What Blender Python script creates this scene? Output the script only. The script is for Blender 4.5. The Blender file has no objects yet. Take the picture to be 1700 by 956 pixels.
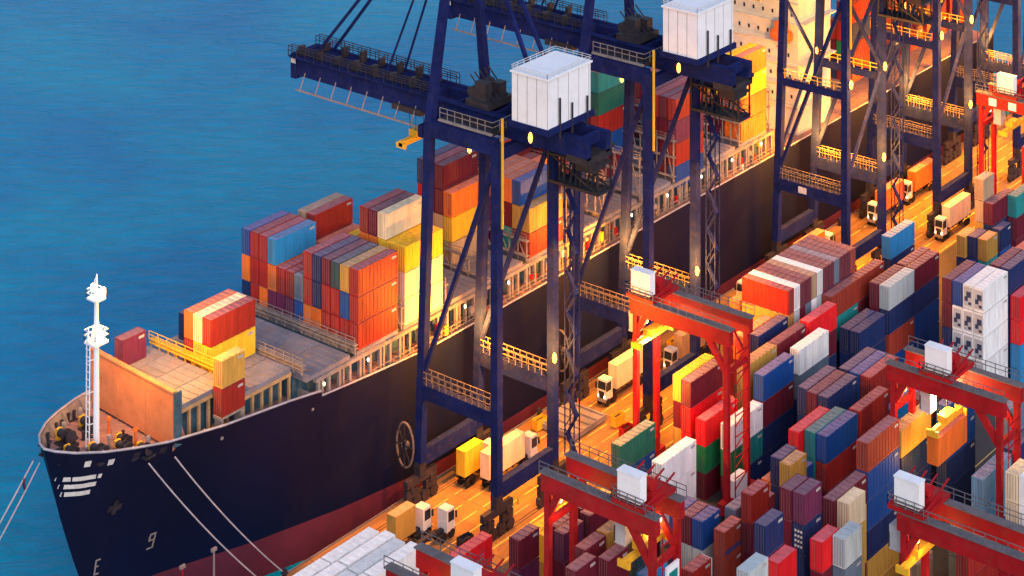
import bpy, bmesh, math, random
from mathutils import Vector, Matrix
R = math.radians
random.seed(7)
S = bpy.context.scene
# ------------------------------------------------------------------ camera
cam = bpy.data.cameras.new('camera')
camo = bpy.data.objects.new('camera', cam)
S.collection.objects.link(camo)
S.camera = camo
cam.sensor_width = 36
cam.lens = 75.41
cam.shift_y = -0.928
cam.clip_start = 1
cam.clip_end = 12000
camo.location = (0, 0, 240)
YAW = math.atan2(2850, 3561)            # the X axis lies this far right of the view
camo.rotation_euler = (R(90), 0, YAW - R(90))
# ------------------------------------------------------------------ sky, sun, exposure
W = bpy.data.worlds.new('World'); S.world = W; W.use_nodes = True
nt = W.node_tree
sky = nt.nodes.new('ShaderNodeTexSky'); sky.sky_type = 'NISHITA'; sky.sun_disc = False
SUN_EL, SUN_AZ = R(34), R(214)
sky.sun_elevation = SUN_EL; sky.sun_rotation = SUN_AZ
sky.air_density = 1.6; sky.dust_density = 0.4; sky.ozone_density = 4.0
bg = nt.nodes['Background']; bg.inputs[1].default_value = 0.10
nt.links.new(sky.outputs[0], bg.inputs[0])
sl = bpy.data.lights.new('sun', 'SUN'); sl.energy = 1.4; sl.angle = R(50); sl.color = (1.0, 0.76, 0.74)
so = bpy.data.objects.new('sun', sl); S.collection.objects.link(so)
d = Vector((math.sin(SUN_AZ) * math.cos(SUN_EL), math.cos(SUN_AZ) * math.cos(SUN_EL), math.sin(SUN_EL)))
so.rotation_euler = d.to_track_quat('Z', 'Y').to_euler()
S.view_settings.view_transform = 'Standard'
S.view_settings.look = 'None'
S.view_settings.gamma = 1
S.view_settings.use_curve_mapping = False
S.view_settings.exposure = 0.86
S.cycles.max_bounces = 5
S.cycles.use_denoising = True
S.cycles.sample_clamp_indirect = 4
# ------------------------------------------------------------------ helpers
def tag(o, label=None, cat=None, group=None, kind=None):
    if label: o['label'] = label
    if cat: o['category'] = cat
    if group: o['group'] = group
    if kind: o['kind'] = kind
    return o
def link(o, parent=None):
    S.collection.objects.link(o)
    if parent: o.parent = parent
    return o
def empty(name, loc=(0, 0, 0), rz=0, label=None, cat=None, group=None):
    o = bpy.data.objects.new(name, None); o.empty_display_size = 1
    o.location = loc; o.rotation_euler.z = rz
    link(o); tag(o, label, cat, group)
    return o
class MB:
    """collects boxes, beams and tubes; build() links them as one mesh object"""
    def __init__(s): s.v = []; s.f = []
    def raw(s, vs, fs):
        n = len(s.v); s.v += [tuple(p) for p in vs]; s.f += [tuple(i + n for i in f) for f in fs]; return s
    def box(s, x0, x1, y0, y1, z0, z1):
        return s.raw([(x0,y0,z0),(x1,y0,z0),(x1,y1,z0),(x0,y1,z0),(x0,y0,z1),(x1,y0,z1),(x1,y1,z1),(x0,y1,z1)],
                     [(0,3,2,1),(4,5,6,7),(0,1,5,4),(1,2,6,5),(2,3,7,6),(3,0,4,7)])
    def cbox(s, c, d): return s.box(c[0]-d[0]/2, c[0]+d[0]/2, c[1]-d[1]/2, c[1]+d[1]/2, c[2]-d[2]/2, c[2]+d[2]/2)
    def beam(s, a, b, w, h=None, w2=None):
        """square bar between two points"""
        h = h or w; w2 = w2 or w
        a = Vector(a); b = Vector(b); t = (b - a).normalized()
        up = Vector((0, 0, 1)) if abs(t.z) < 0.95 else Vector((1, 0, 0))
        n = t.cross(up).normalized(); u = n.cross(t).normalized()
        k = w2 / w
        vs = []
        for p, m in ((a, 1), (b, k)):
            for i, j in ((-1,-1),(1,-1),(1,1),(-1,1)): vs.append(p + n*(i*w/2*m) + u*(j*h/2*m))
        return s.raw(vs, [(0,3,2,1),(4,5,6,7),(0,1,5,4),(1,2,6,5),(2,3,7,6),(3,0,4,7)])
    def tube(s, pts, r, n=6):
        pts = [Vector(p) for p in pts]; rings = []
        for i, p in enumerate(pts):
            t = (pts[min(i+1, len(pts)-1)] - pts[max(i-1, 0)]).normalized()
            up = Vector((0, 0, 1)) if abs(t.z) < 0.95 else Vector((1, 0, 0))
            a = t.cross(up).normalized(); b = a.cross(t)
            rr = r[i] if isinstance(r, (list, tuple)) else r
            rings.append([p + (a*math.cos(q*2*math.pi/n) + b*math.sin(q*2*math.pi/n))*rr for q in range(n)])
        vs = [v for g in rings for v in g]; fs = []
        for i in range(len(pts)-1):
            for q in range(n):
                fs.append((i*n+q, i*n+(q+1)%n, (i+1)*n+(q+1)%n, (i+1)*n+q))
        fs.append(tuple(range(n-1, -1, -1))); fs.append(tuple((len(pts)-1)*n+q for q in range(n)))
        return s.raw(vs, fs)
    def ball(s, c, r, rz=None, n=8):
        rz = rz or r; pts = []; rr = []
        for i in range(n//2+1):
            a = -math.pi/2 + math.pi*i/(n//2)
            pts.append((c[0], c[1], c[2] + rz*math.sin(a))); rr.append(max(r*math.cos(a), .001))
        return s.tube(pts, rr, n)
    def rail(s, pts, h=1.8, step=2.5, r=.07):
        """guard rail: posts and two bars along a line"""
        for a, b in zip(pts[:-1], pts[1:]):
            a = Vector(a); b = Vector(b); L = (b-a).length; n = max(1, int(L/step))
            for i in range(n+1):
                p = a.lerp(b, i/n); s.beam(p, p + Vector((0, 0, h)), r*1.5)
            for q in (.55, 1.0): s.beam(a + Vector((0,0,h*q)), b + Vector((0,0,h*q)), r*1.6)
        return s
    def mesh(s, name, m):
        me = bpy.data.meshes.new(name); me.from_pydata(s.v, [], s.f)
        for x in (m if isinstance(m, (list, tuple)) else [m]): me.materials.append(x)
        me.update(); return me
    def build(s, name, m, parent=None, label=None, cat=None, group=None, kind=None, smooth=False):
        me = s.mesh(name, m)
        if smooth: me.polygons.foreach_set('use_smooth', [True]*len(me.polygons))
        o = bpy.data.objects.new(name, me); link(o, parent); tag(o, label, cat, group, kind)
        return o
# ------------------------------------------------------------------ materials
def mat(name, col, rough=.6, var=.25, scale=.5, metal=0, dirt=None, dirt_amt=.3, stretch=(1,1,1), rnd=.0, bump=0, emit=None, estr=0):
    m = bpy.data.materials.new(name); m.use_nodes = True; t = m.node_tree; N = t.nodes; L = t.links
    b = N['Principled BSDF']; b.inputs['Roughness'].default_value = rough; b.inputs['Metallic'].default_value = metal; b.inputs['Specular IOR Level'].default_value = .22
    if emit:
        b.inputs['Emission Color'].default_value = (*emit, 1); b.inputs['Emission Strength'].default_value = estr
    tc = N.new('ShaderNodeTexCoord'); mp = N.new('ShaderNodeMapping'); mp.inputs['Scale'].default_value = stretch
    L.new(tc.outputs['Object'], mp.inputs[0])
    vec = mp.outputs[0]
    oi = N.new('ShaderNodeObjectInfo')
    ad = N.new('ShaderNodeVectorMath'); ad.operation = 'ADD'; sc = N.new('ShaderNodeMath'); sc.operation = 'MULTIPLY'; sc.inputs[1].default_value = 97
    L.new(oi.outputs['Random'], sc.inputs[0]); L.new(vec, ad.inputs[0]); L.new(sc.outputs[0], ad.inputs[1]); vec = ad.outputs[0]
    n1 = N.new('ShaderNodeTexNoise'); n1.inputs['Scale'].default_value = scale; n1.inputs['Detail'].default_value = 5; n1.inputs['Roughness'].default_value = .65
    L.new(vec, n1.inputs['Vector'])
    mr = N.new('ShaderNodeMapRange'); mr.inputs[1].default_value = .3; mr.inputs[2].default_value = .7
    mr.inputs[3].default_value = 1 - var; mr.inputs[4].default_value = 1 + var * .6
    L.new(n1.outputs[0], mr.inputs[0])
    val = mr.outputs[0]
    if rnd:
        m2 = N.new('ShaderNodeMapRange'); m2.inputs[3].default_value = 1 - rnd; m2.inputs[4].default_value = 1 + rnd
        L.new(oi.outputs['Random'], m2.inputs[0]); mu = N.new('ShaderNodeMath'); mu.operation = 'MULTIPLY'
        L.new(val, mu.inputs[0]); L.new(m2.outputs[0], mu.inputs[1]); val = mu.outputs[0]
    vm = N.new('ShaderNodeVectorMath'); vm.operation = 'SCALE'; vm.inputs[0].default_value = col
    L.new(val, vm.inputs['Scale']); out = vm.outputs[0]
    if dirt:
        n2 = N.new('ShaderNodeTexNoise'); n2.inputs['Scale'].default_value = scale * 2.3; n2.inputs['Detail'].default_value = 6; n2.inputs['Roughness'].default_value = .75
        L.new(vec, n2.inputs['Vector'])
        r2 = N.new('ShaderNodeMapRange'); r2.inputs[1].default_value = .5; r2.inputs[2].default_value = .72; r2.inputs[4].default_value = dirt_amt
        L.new(n2.outputs[0], r2.inputs[0])
        mx = N.new('ShaderNodeMix'); mx.data_type = 'RGBA'; mx.inputs[7].default_value = (*dirt, 1)
        L.new(r2.outputs[0], mx.inputs[0]); L.new(out, mx.inputs[6]); out = mx.outputs[2]
    L.new(out, b.inputs['Base Color'])
    if bump:
        bp = N.new('ShaderNodeBump'); bp.inputs['Strength'].default_value = bump; bp.inputs['Distance'].default_value = .3
        L.new(n1.outputs[0], bp.inputs['Height']); L.new(bp.outputs[0], b.inputs['Normal'])
    return m
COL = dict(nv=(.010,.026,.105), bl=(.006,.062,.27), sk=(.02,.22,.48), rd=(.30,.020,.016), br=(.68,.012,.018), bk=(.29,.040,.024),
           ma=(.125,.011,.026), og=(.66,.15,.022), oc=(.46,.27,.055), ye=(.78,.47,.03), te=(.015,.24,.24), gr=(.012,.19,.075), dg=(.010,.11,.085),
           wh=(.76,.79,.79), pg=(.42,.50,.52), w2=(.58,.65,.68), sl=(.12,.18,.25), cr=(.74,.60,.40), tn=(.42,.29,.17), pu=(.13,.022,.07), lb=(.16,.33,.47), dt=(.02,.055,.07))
RUST = (.12, .055, .03)
M = {}
M['navy'] = mat('navy_steel', (.010, .017, .090), .85, .35, .25, dirt=(.06,.045,.05), dirt_amt=.35)
M['navy'].node_tree.nodes['Principled BSDF'].inputs['Specular IOR Level'].default_value = .04
M['red'] = mat('red_steel', (.33, .007, .013), .5, .3, .25, dirt=(.2,.05,.03), dirt_amt=.45)
M['grey'] = mat('walkway_steel', (.13, .12, .13), .7, .3, .5, dirt=(.2,.17,.15))
M['dark'] = mat('dark_machinery', (.028, .026, .034), .6, .4, .5, dirt=RUST)
M['rubber'] = mat('rubber', (.015, .015, .016), .85)
M['white'] = mat('white_paint', (.78, .80, .82), .5, .07, .3, dirt=(.5,.5,.48), dirt_amt=.25)
M['cream'] = mat('cream_paint', (.74, .66, .52), .5, .10, .3, dirt=(.45,.3,.2), dirt_amt=.3)
M['glass'] = mat('dark_glass', (.02, .03, .04), .12)
M['hull'] = mat('hull_navy', (.0015, .0042, .026), .6, .35, .05, dirt=(.02,.010,.018), dirt_amt=.3, stretch=(1,1,.2))
M['boot'] = mat('boot_red', (.10, .016, .032), .7, .3, .1)
M['deck'] = mat('deck_red', (.30, .17, .15), .75, .3, .4, dirt=(.12,.12,.16), dirt_amt=.6)
M['hatch'] = mat('hatch_grey', (.21, .20, .23), .7, .35, .12, dirt=(.34,.18,.12), dirt_amt=.55)
M['bridge'] = mat('lashing_steel', (.26, .22, .20), .7, .3, .5, dirt=RUST, dirt_amt=.5)
M['teal'] = mat('coaming_teal', (.04, .10, .14), .6, .4, .4, dirt=(.2,.16,.12))
M['brkw'] = mat('breakwater_paint', (.48, .185, .085), .6, .2, .22, dirt=(.22,.08,.04), dirt_amt=.35)
M['rope'] = mat('rope', (.42, .38, .40), .9)
M['yellow'] = mat('yellow_paint', (.75, .42, .03), .5, .2, .4)
M['silver'] = mat('silver_letters', (.62, .60, .56), .5, .2, 1)
M['orangep'] = mat('lifeboat_orange', (.75, .14, .02), .45, .15, .4)
def glow(name, c, s):
    return mat(name, c, emit=c, estr=s)
M['lamp'] = glow('sodium_lamp', (1.0, .46, .06), 3.2)
M['lampw'] = glow('white_lamp', (1.0, .76, .42), 6)
# ------------------------------------------------------------------ sea, quay, apron
def water_mat():
    m = bpy.data.materials.new('sea_water'); m.use_nodes = True; t = m.node_tree; N = t.nodes; L = t.links
    b = N['Principled BSDF']; b.inputs['Specular IOR Level'].default_value = .02; b.inputs['Roughness'].default_value = .2; b.inputs['IOR'].default_value = 1.33
    tc = N.new('ShaderNodeTexCoord'); mp = N.new('ShaderNodeMapping'); mp.inputs['Scale'].default_value = (.20, .075, 1)
    m0 = N.new('ShaderNodeMapping'); m0.inputs['Rotation'].default_value = (0, 0, R(141))
    L.new(tc.outputs['Object'], m0.inputs[0]); L.new(m0.outputs[0], mp.inputs[0])
    n = N.new('ShaderNodeTexNoise'); n.inputs['Scale'].default_value = 1.15; n.inputs['Detail'].default_value = 8; n.inputs['Distortion'].default_value = .6; n.inputs['Roughness'].default_value = .62
    L.new(mp.outputs[0], n.inputs['Vector'])
    bp = N.new('ShaderNodeBump'); bp.inputs['Strength'].default_value = 1.0; bp.inputs['Distance'].default_value = 4.2
    L.new(n.outputs[0], bp.inputs['Height']); L.new(bp.outputs[0], b.inputs['Normal'])
    n2 = N.new('ShaderNodeTexNoise'); n2.inputs['Scale'].default_value = .012; n2.inputs['Detail'].default_value = 3
    L.new(tc.outputs['Object'], n2.inputs['Vector'])
    mx = N.new('ShaderNodeMix'); mx.data_type = 'RGBA'; mx.inputs[6].default_value = (.0, .19, .43, 1); mx.inputs[7].default_value = (.0, .28, .48, 1)
    r = N.new('ShaderNodeMapRange'); r.inputs[1].default_value = .35; r.inputs[2].default_value = .65
    L.new(n2.outputs[0], r.inputs[0]); L.new(r.outputs[0], mx.inputs[0]); L.new(mx.outputs[2], b.inputs['Base Color'])
    return m
M['water'] = water_mat()
M['railp'] = mat('rail_paint', (.16, .12, .10), .7, .3, .5)
M['tanp'] = mat('tan_pillar', (.42, .26, .12), .7, .3, .5, dirt=RUST)
M['capm'] = mat('rail_cap_paint', (.36, .33, .36), .6, .3, .4)
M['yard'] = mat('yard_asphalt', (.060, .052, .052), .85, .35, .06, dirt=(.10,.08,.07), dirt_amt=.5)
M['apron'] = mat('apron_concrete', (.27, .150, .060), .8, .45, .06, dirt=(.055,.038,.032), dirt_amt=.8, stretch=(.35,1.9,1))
M['line'] = mat('road_paint', (.62, .42, .12), .7, .35, .8)
M['linew'] = mat('white_road_paint', (.62, .60, .56), .7, .35, .8)
M['railm'] = mat('rail_slot', (.05, .04, .04), .5)
M['conc'] = mat('quay_wall_concrete', (.20, .17, .16), .85, .3, .2)
MB().raw([(-4000,200,-6),(9000,200,-6),(9000,9000,-6),(-4000,9000,-6)], [(0,1,2,3)]).build('sea', M['water'], kind='structure')
q = MB().box(-1500, 6000, -3000, 294.3, -12, 0).build('ground', M['yard'], kind='structure')
MB().box(-1500, 6000, 294.3, 294.5, -12, .25).build('quay_wall', M['conc'], kind='structure')
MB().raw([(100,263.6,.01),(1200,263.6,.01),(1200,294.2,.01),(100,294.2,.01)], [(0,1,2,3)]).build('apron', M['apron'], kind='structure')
g = MB()
for y in (276.0, 279.8, 283.6, 287.4, 273.0):
    x = 250
    while x < 700:
        g.raw([(x,y-.13,.02),(x+7,y-.13,.02),(x+7,y+.13,.02),(x,y+.13,.02)], [(0,1,2,3)]); x += 9
for y in (264.2, 268.6): g.raw([(150,y-.16,.02),(800,y-.16,.02),(800,y+.16,.02),(150,y+.16,.02)], [(0,1,2,3)])
for y in (236.2, 233.0, 208.0, 205.4, 180.8, 178.2): g.raw([(150,y-.12,.012),(800,y-.12,.012),(800,y+.12,.012),(150,y+.12,.012)], [(0,1,2,3)])
g.build('road_marking', M['line'], kind='structure')
g = MB()
for y in (270.5, 290.8):
    for e in (-.35, .35): g.box(100, 900, y+e-.1, y+e+.1, .02, .05)
g.build('crane_track', M['railm'], kind='structure')
g = MB()
for x in range(256, 640, 12):
    g.raw([(x,264,.016),(x+.12,264,.016),(x+.12,294,.016),(x,294,.016)], [(0,1,2,3)])
g.build('slab_joint', M['railm'], kind='structure')
for i, x in enumerate((262, 291, 296, 376, 432, 508)):
    b = MB().tube([(x,293.2,0),(x,293.2,1.3),(x,293.2,1.35),(x,293.2,2.0)], [.45,.4,.7,.55], 8).build('bollard', M['dark'], label='iron mooring bollard on the quay edge holding the bow lines' if x in (291,296) else 'iron mooring bollard on the quay edge beside the dark hull', cat='bollard', group='mooring bollards on the quay')
# ------------------------------------------------------------------ the container ship
YC = 314.4
def lin(x, T):
    if x <= T[0][0]: return T[0][1]
    for (a, va), (b, vb) in zip(T[:-1], T[1:]):
        if x <= b: return va + (vb - va)*(x - a)/(b - a)
    return T[-1][1]
def smooth(x, T):
    h = 1.5; return (lin(x-h, T) + 2*lin(x, T) + lin(x+h, T))/4
STEM = [(-7, 270), (2, 266), (7, 263.2), (20, 258.7), (35, 254.8)]
BD = [(0, 0), (.8, 2.2), (3, 5.2), (7, 8.4), (12, 11), (18, 13.6), (30, 16.4), (46, 18), (60, 18.2)]
BW = [(0, 0), (13, 2.0), (34, 9.2), (54, 14.4), (72, 17.4), (86, 18.2)]
RAIL = [(254, 35.2), (273, 33.2), (300, 31.2), (309, 30.6), (309.5, 28.6), (338, 26.9), (1000, 26.9)]
ship = empty('container_ship', (0, 0, 0), label='navy-hulled container ship moored along the quay with an orange breakwater', cat='ship')
DX = [0, .3, .8, 1.6, 3, 5, 7, 9.5, 12, 15, 18, 22, 26, 30, 35, 40, 46, 54.4, 54.7, 62, 72, 86, 110, 160, 240, 300, 352]
LV = [-7, -2, 1.6, 6, 11, 16, 21, 26, 1.0]
def hull_pt(k, lev, side):
    x0 = 254.8 + DX[k]
    top = lin(x0, RAIL)
    z = top if lev == len(LV)-1 else LV[lev]
    z = min(z, top)
    st = lin(z, STEM); f = 1 - DX[k]/352
    x = st + DX[k]*(1 - (st - 254.8)/352) if DX[k] > 0 else st
    db = x - st
    bd = lin(db*1.0, BD); bw = lin(max(0, x - 266), BW)
    g = max(0, min(1, (z - 1.6)/32.5))**1.15
    hb = bw*(1-g) + bd*g if DX[k] > 0 else 0
    return (x, YC - side*hb, z)
def hull_y(x, z, off=.06):
    st = lin(z, STEM); top_ = lin(x, RAIL)
    bd = lin(x - st, BD); bwv = lin(max(0, x - 266), BW); g_ = max(0, min(1, (z-1.6)/32.5))**1.15
    return YC - max(0, bwv*(1-g_) + bd*g_) - off
def hull_mesh(l0, l1):
    vs = []; fs = []
    n = l1 - l0 + 1
    for side in (1, -1):
        o = len(vs)
        for k in range(len(DX)):
            for l in range(l0, l1+1): vs.append(hull_pt(k, l, side))
        for k in range(len(DX)-1):
            for l in range(n-1):
                a = o + k*n + l; q = (a, a+n, a+n+1, a+1)
                fs.append(q if side == 1 else q[::-1])
    m = MB(); m.v = vs; m.f = fs; return m
hull = hull_mesh(2, len(LV)-1).build('hull', M['hull'], ship, smooth=True)
hull_mesh(0, 2).build('boot_top', M['boot'], ship, smooth=True)
# rim of the bulwark, inner bulwark wall and decks
rim = MB(); top = len(LV)-1
for side in (1, -1):
    pts = [Vector(hull_pt(k, top, side)) + Vector((0, 0, .05)) for k in range(0, 18)]
    rim.tube(pts, .24, 5)
    pts = [Vector(hull_pt(k, top, side)) + Vector((0, 0, .05)) for k in range(18, len(DX))]
    rim.tube(pts, .2, 5)
rim.build('rail_cap', M['capm'], ship)
dk = MB(); n0 = 0
for (ka, kb, drop) in ((1, 17, 2.6), (18, len(DX)-1, .9)):
    vs = []
    for k in range(ka, kb+1):
        for side in (1, -1):
            p = hull_pt(k, top, side); x_ = p[0]+(.9 if drop > 2 else 0); hb_ = max(.05, YC - hull_y(x_, p[2]-drop, 0) - .12); vs.append((x_, YC - side*hb_, p[2]-drop))
    dk.raw(vs, [(2*i, 2*i+2, 2*i+3, 2*i+1) for i in range(kb-ka)])
dk.build('deck', M['deck'], ship)
bw = MB()
for side in (1, -1):
    for k in range(1, 17):
        p = Vector(hull_pt(k, top, side)); q = Vector(hull_pt(k+1, top, side)); i = Vector((.15, side*.35, 0))
        lo = lambda v: Vector((v.x+.9, YC - side*max(.05, YC - hull_y(v.x+.9, v.z-2.6, 0) - .1), v.z-2.6))
        bw.raw([p+i, q+i, lo(q), lo(p)], [(0,1,2,3) if side == 1 else (3,2,1,0)])
        if k % 2 == 0: bw.beam(p+i*2, lo(p)+i*2, .25)
bw.build('bulwark', M['bridge'], ship)
MB().box(308.6, 309.2, 298, 332, 26.2, 29.4).build('deck_step', M['bridge'], ship)
# breakwater
b = MB()
BA, BB = Vector((275.2, 301.6, 0)), Vector((277.2, 327.2, 0))
b.beam((BA.x, BA.y, 36.3), (BB.x, BB.y, 36.3), .5, 10.6)
for i in range(10):
    p = BA.lerp(BB, (i+.5)/10)
    b.raw([(p.x+.3,p.y-.12,31),(p.x+4,p.y-.12,31),(p.x+.3,p.y-.12,40.5),(p.x+.3,p.y+.12,31),(p.x+4,p.y+.12,31),(p.x+.3,p.y+.12,40.5)], [(0,1,2),(3,5,4),(0,3,4,1),(1,4,5,2),(2,5,3,0)])
for i in range(4):
    p = BA.lerp(BB, i/3); b.box(p.x-.34, p.x-.24, p.y-.12, p.y+.12, 30.8, 41.6)
b.beam((BA.x-.1, BA.y-.2, 41.75), (BB.x-.1, BB.y+.2, 41.75), 1.0, .35)
b.build('breakwater', M['brkw'], ship)
MB().beam((BA.x-.3, BA.y-.2, 36.5), (BA.x+1.6, BA.y-.2, 36.5), .35, 10.2).build('breakwater_end', M['teal'], ship)
# foremast
mast = MB().tube([(266,313,31),(266,313,50),(266,313,60)], [.62,.5,.36], 8).build('foremast', M['white'], ship)
l = MB()
for e in (-.45, .45): l.beam((264.4,313.6+e,31),(264.6,313.6+e,52), .16)
for i in range(14): l.beam((264.4,313.1,32+i*1.4),(264.4,314.1,32+i*1.4), .12)
for z in (36, 42, 48): l.beam((264.4,313.6,z),(265.6,313.2,z), .14)
l.build('ladder', M['white'], mast)
p = MB().box(264.4,267.6,311.4,314.6,51.0,51.4).box(264.8,267.2,311.6,314.4,59.2,59.6)
p.rail([(264.4,311.4,51.4),(267.6,311.4,51.4),(267.6,314.6,51.4),(264.4,314.6,51.4),(264.4,311.4,51.4)], 2.2, 1)
p.tube([(266,313,51),(266,313,60)], [.2,.2], 5)
p.rail([(264.8,311.6,59.6),(267.2,311.6,59.6),(267.2,314.4,59.6),(264.8,314.4,59.6),(264.8,311.6,59.6)], 1.6, 1)
for (dx, dy) in ((0,0),(.8,.8),(-.9,-.6)): p.tube([(266+dx,313+dy,60),(266+dx,313+dy,63.5)], [.16,.06], 5)
p.build('mast_platform', M['white'], mast)
for i, (x, y, z) in enumerate(((265,311.6,61.2),(267,312.0,60.6),(266.4,313.2,60.2),(266.2,314.2,61),(264.9,311.9,53.4),(266.6,312.2,52.6),(267.2,313.6,53))):
    MB().ball((x,y,z), .48 if z > 55 else .34, .9 if z > 55 else .55).build('lamp', M['lampw'], mast)
# mooring gear on the forecastle
def deck_z(x): return lin(x, RAIL) - 2.6
gear = MB()
def winch(x, y, s=1.0):
    z = deck_z(x); m = MB()
    m.box(x-1.5*s,x+1.5*s,y-1.9*s,y+1.9*s,z,z+.5)
    m.tube([(x-.2,y-1.7*s,z+2.0*s),(x-.2,y-1.5*s,z+2.0*s),(x-.2,y-1.5*s,z+2.0*s),(x-.2,y-.3,z+2.0*s),(x-.2,y-.3,z+2.0*s),(x-.2,y-.1,z+2.0*s)], [1.3*s,1.3*s,.6*s,.6*s,1.3*s,1.3*s], 10)
    m.tube([(x-.2,y+.2,z+2.0*s),(x-.2,y+1.6*s,z+2.0*s)], [.8*s,.8*s], 10)
    m.box(x+.4,x+1.4*s,y-1,y+.6,z+.5,z+2.4*s)
    m.build('mooring_winch', M['dark'], ship)
    MB().box(x-.6,x+.6,y+1.7*s,y+2.4*s,z+.5,z+2.6*s).build('winch_motor', M['yellow'], ship)
for x, y, s in ((263,308.6,1.0),(262.6,317.5,1.0),(267.6,307,.9),(270,309.6,.8),(269.6,319.5,.9),(270.4,304.2,.8),(260.2,313,.7)): winch(x, y, s)
for x, y in ((260.6,310),(264.5,307),(268.5,304.6),(260,320.6),(265.5,323.2),(270,325),(257.6,312.4),(257.6,317.4),(267,317),(271,305),(271,312)):
    z = deck_z(x); bo = MB()
    for e in (-.7, .7): bo.tube([(x+e,y,z),(x+e,y,z+1.6),(x+e,y,z+1.8)], [.32,.32,.42], 7)
    bo.box(x-1.3,x+1.3,y-.5,y+.5,z,z+.25)
    bo.build('bitts', M['dark'], ship)
for x, y, h in ((271.4,304.6,3.4),(270.9,307.6,4.2),(271.2,315.5,3.6),(264.2,320.2,3),(270.2,322.6,3.4),(267.4,311,2.6)):
    z = deck_z(x); MB().tube([(x,y,z),(x,y,z+h*.8),(x,y,z+h*.8+.1),(x,y,z+h*.8+.6)], [.25,.25,.5,.4], 8).build('vent', M['orangep'] if int(x*10)%3==0 else M['bridge'], ship)
ch = MB()
for e in (-2.2, 2.2): ch.tube([(264.5,313+e*1.6,deck_z(264)+1.2),(261,314+e,deck_z(261)+.5),(257.6,315+e*.8,deck_z(258)+.3)], .28, 5)
ch.build('anchor_chain', M['dark'], ship)
# marks on the bow: silver bars, hawse pipes, draught figures, anchor recess
def hull_strip(x0, x1, z0, z1, name, m, n=8, off=.07):
    vs = []
    for i in range(n+1):
        x = x0 + (x1-x0)*i/n
        for z in (z0, z1): vs.append((x, hull_y(x, z, off), z))
        for z in (z0, z1): vs.append((x, hull_y(x, z, off)+.3, z))
    fs = []
    for i in range(n):
        a = 4*i; b_ = a+4
        fs += [(a,b_,b_+1,a+1),(a+1,b_+1,b_+3,a+3),(a,a+2,b_+2,b_)]
    fs += [(0,1,3,2),(4*n,4*n+2,4*n+3,4*n+1)]
    m_ = MB(); m_.v = vs; m_.f = fs; return m_.build(name, m, ship)
hull_strip(256.7, 262.8, 28.7, 29.6, 'bow_stripe', M['silver'])
hull_strip(257.2, 262.3, 27.1, 28.0, 'bow_stripe', M['silver'])
hull_strip(257.7, 261.7, 25.5, 26.4, 'bow_stripe', M['silver'])
hull_strip(259.6, 260.5, 31.6, 32.8, 'hawse_pipe', M['silver'], 3)
hull_strip(263.2, 264.2, 31.2, 32.4, 'hawse_pipe', M['silver'], 3)
hull_strip(267.4, 268.6, 31.1, 32.6, 'fairlead', M['dark'], 3)
hull_strip(272.4, 273.6, 30.8, 32.2, 'fairlead', M['dark'], 3)
hull_strip(265.8, 268.2, 20.4, 21.6, 'anchor_fluke', M['dark'], 3, .5)
hull_strip(266.6, 267.3, 19.6, 22.6, 'anchor_shank', M['dark'], 3, .6)
def figure(x, z, s, segs):
    for (a, b_, c, d_) in segs: hull_strip(x+a*s, x+b_*s, z+c*s*1.6, z+d_*s*1.6, 'draught_mark', M['bridge'], 2, .09)
figure(277.4, 9.6, 1.0, ((-.7,.7,.9,1.15),(-.7,.7,.1,.3),(-.7,-.4,.1,1.1),(.4,.7,-.9,1.1),(-.7,.7,-1,-.8)))
figure(266.4, 8.6, 1.0, ((-.5,.5,.8,1.0),(-.5,-.2,-.9,.9),(-.5,.3,0,.18),(-.5,.5,-1,-.8)))
# hatch coaming, hatch covers, side pillars and lashing bridges
BAYS = [277.4, 292.4, 307.8, 322.5, 336.9, 350.8, 364.5, 379.2, 394, 408.6, 423, 437.4, 452, 467]
MB().box(307, 481, 302, 328, 25.5, 32.0).box(278, 290, 304.5, 324, 28.6, 37.2).box(292, 305, 303.5, 326, 28.6, 34.6).build('coaming', M['teal'], ship)
for x in BAYS:
    yy = [302.4, 308, 314, 320, 325.6] if x < 290 else [300.4, 307, 314.4, 321.6, 328.6] if x < 300 else [298.6, 307, 315, 323, 330.4]
    zz = 37.2 if x < 290 else 34.6 if x < 300 else 32.0
    for a, b_ in zip(yy[:-1], yy[1:]):
        m = MB().box(x-.1, x+12.6, a+.1, b_-.1, zz, zz+.85)
        for i in range(6): m.box(x+.8+2*i, x+1.15+2*i, a+.4, b_-.4, zz+.85, zz+.98)
        m.build('hatch_cover', M['hatch'], ship)
fp = MB()
for (xa, xb, y, z0, z1) in ((277.6, 290, 302.8, 29.6, 37.2), (292.4, 305, 300.9, 28.4, 34.6)):
    for i in range(6):
        x = xa + (xb-xa)*i/5; fp.box(x-.25, x+.25, y-.25, y+.25, z0, z1)
    fp.box(xa-.3, xb+.3, y-.4, y+.4, z1-.8, z1-.05)
fp.box(277.6, 290, 302.6, 304.4, 29.6, 29.9)
fp.build('hatch_pillar', M['tanp'], ship)
pl = MB()
x = 311.0; i = 0
while x < 482:
    for ys in (298.6, 331.4):
        pl.box(x-.3, x+.3, ys-.3, ys+.35, 25.9, 32.0)
    if i % 2 == 0: pl.box(x+.9, x+1.4, 298.4, 298.8, 25.9, 32.0)
    x += 3.05; i += 1
for ys in (298.6, 331.4): pl.box(310, 482, ys-.45, ys+.5, 31.2, 31.95)
pl.rail([(326, 297.3, 26.2), (480, 297.3, 26.2)], 2.0, 6)
for e in (286, 291.2): pl.box(e-.3, e+.3, 299.9, 301.8, 29, 33.4)
pl.box(285.4, 291.8, 299.8, 301.9, 32.8, 33.38)
pl.build('side_pillar', M['bridge'], ship)
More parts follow.
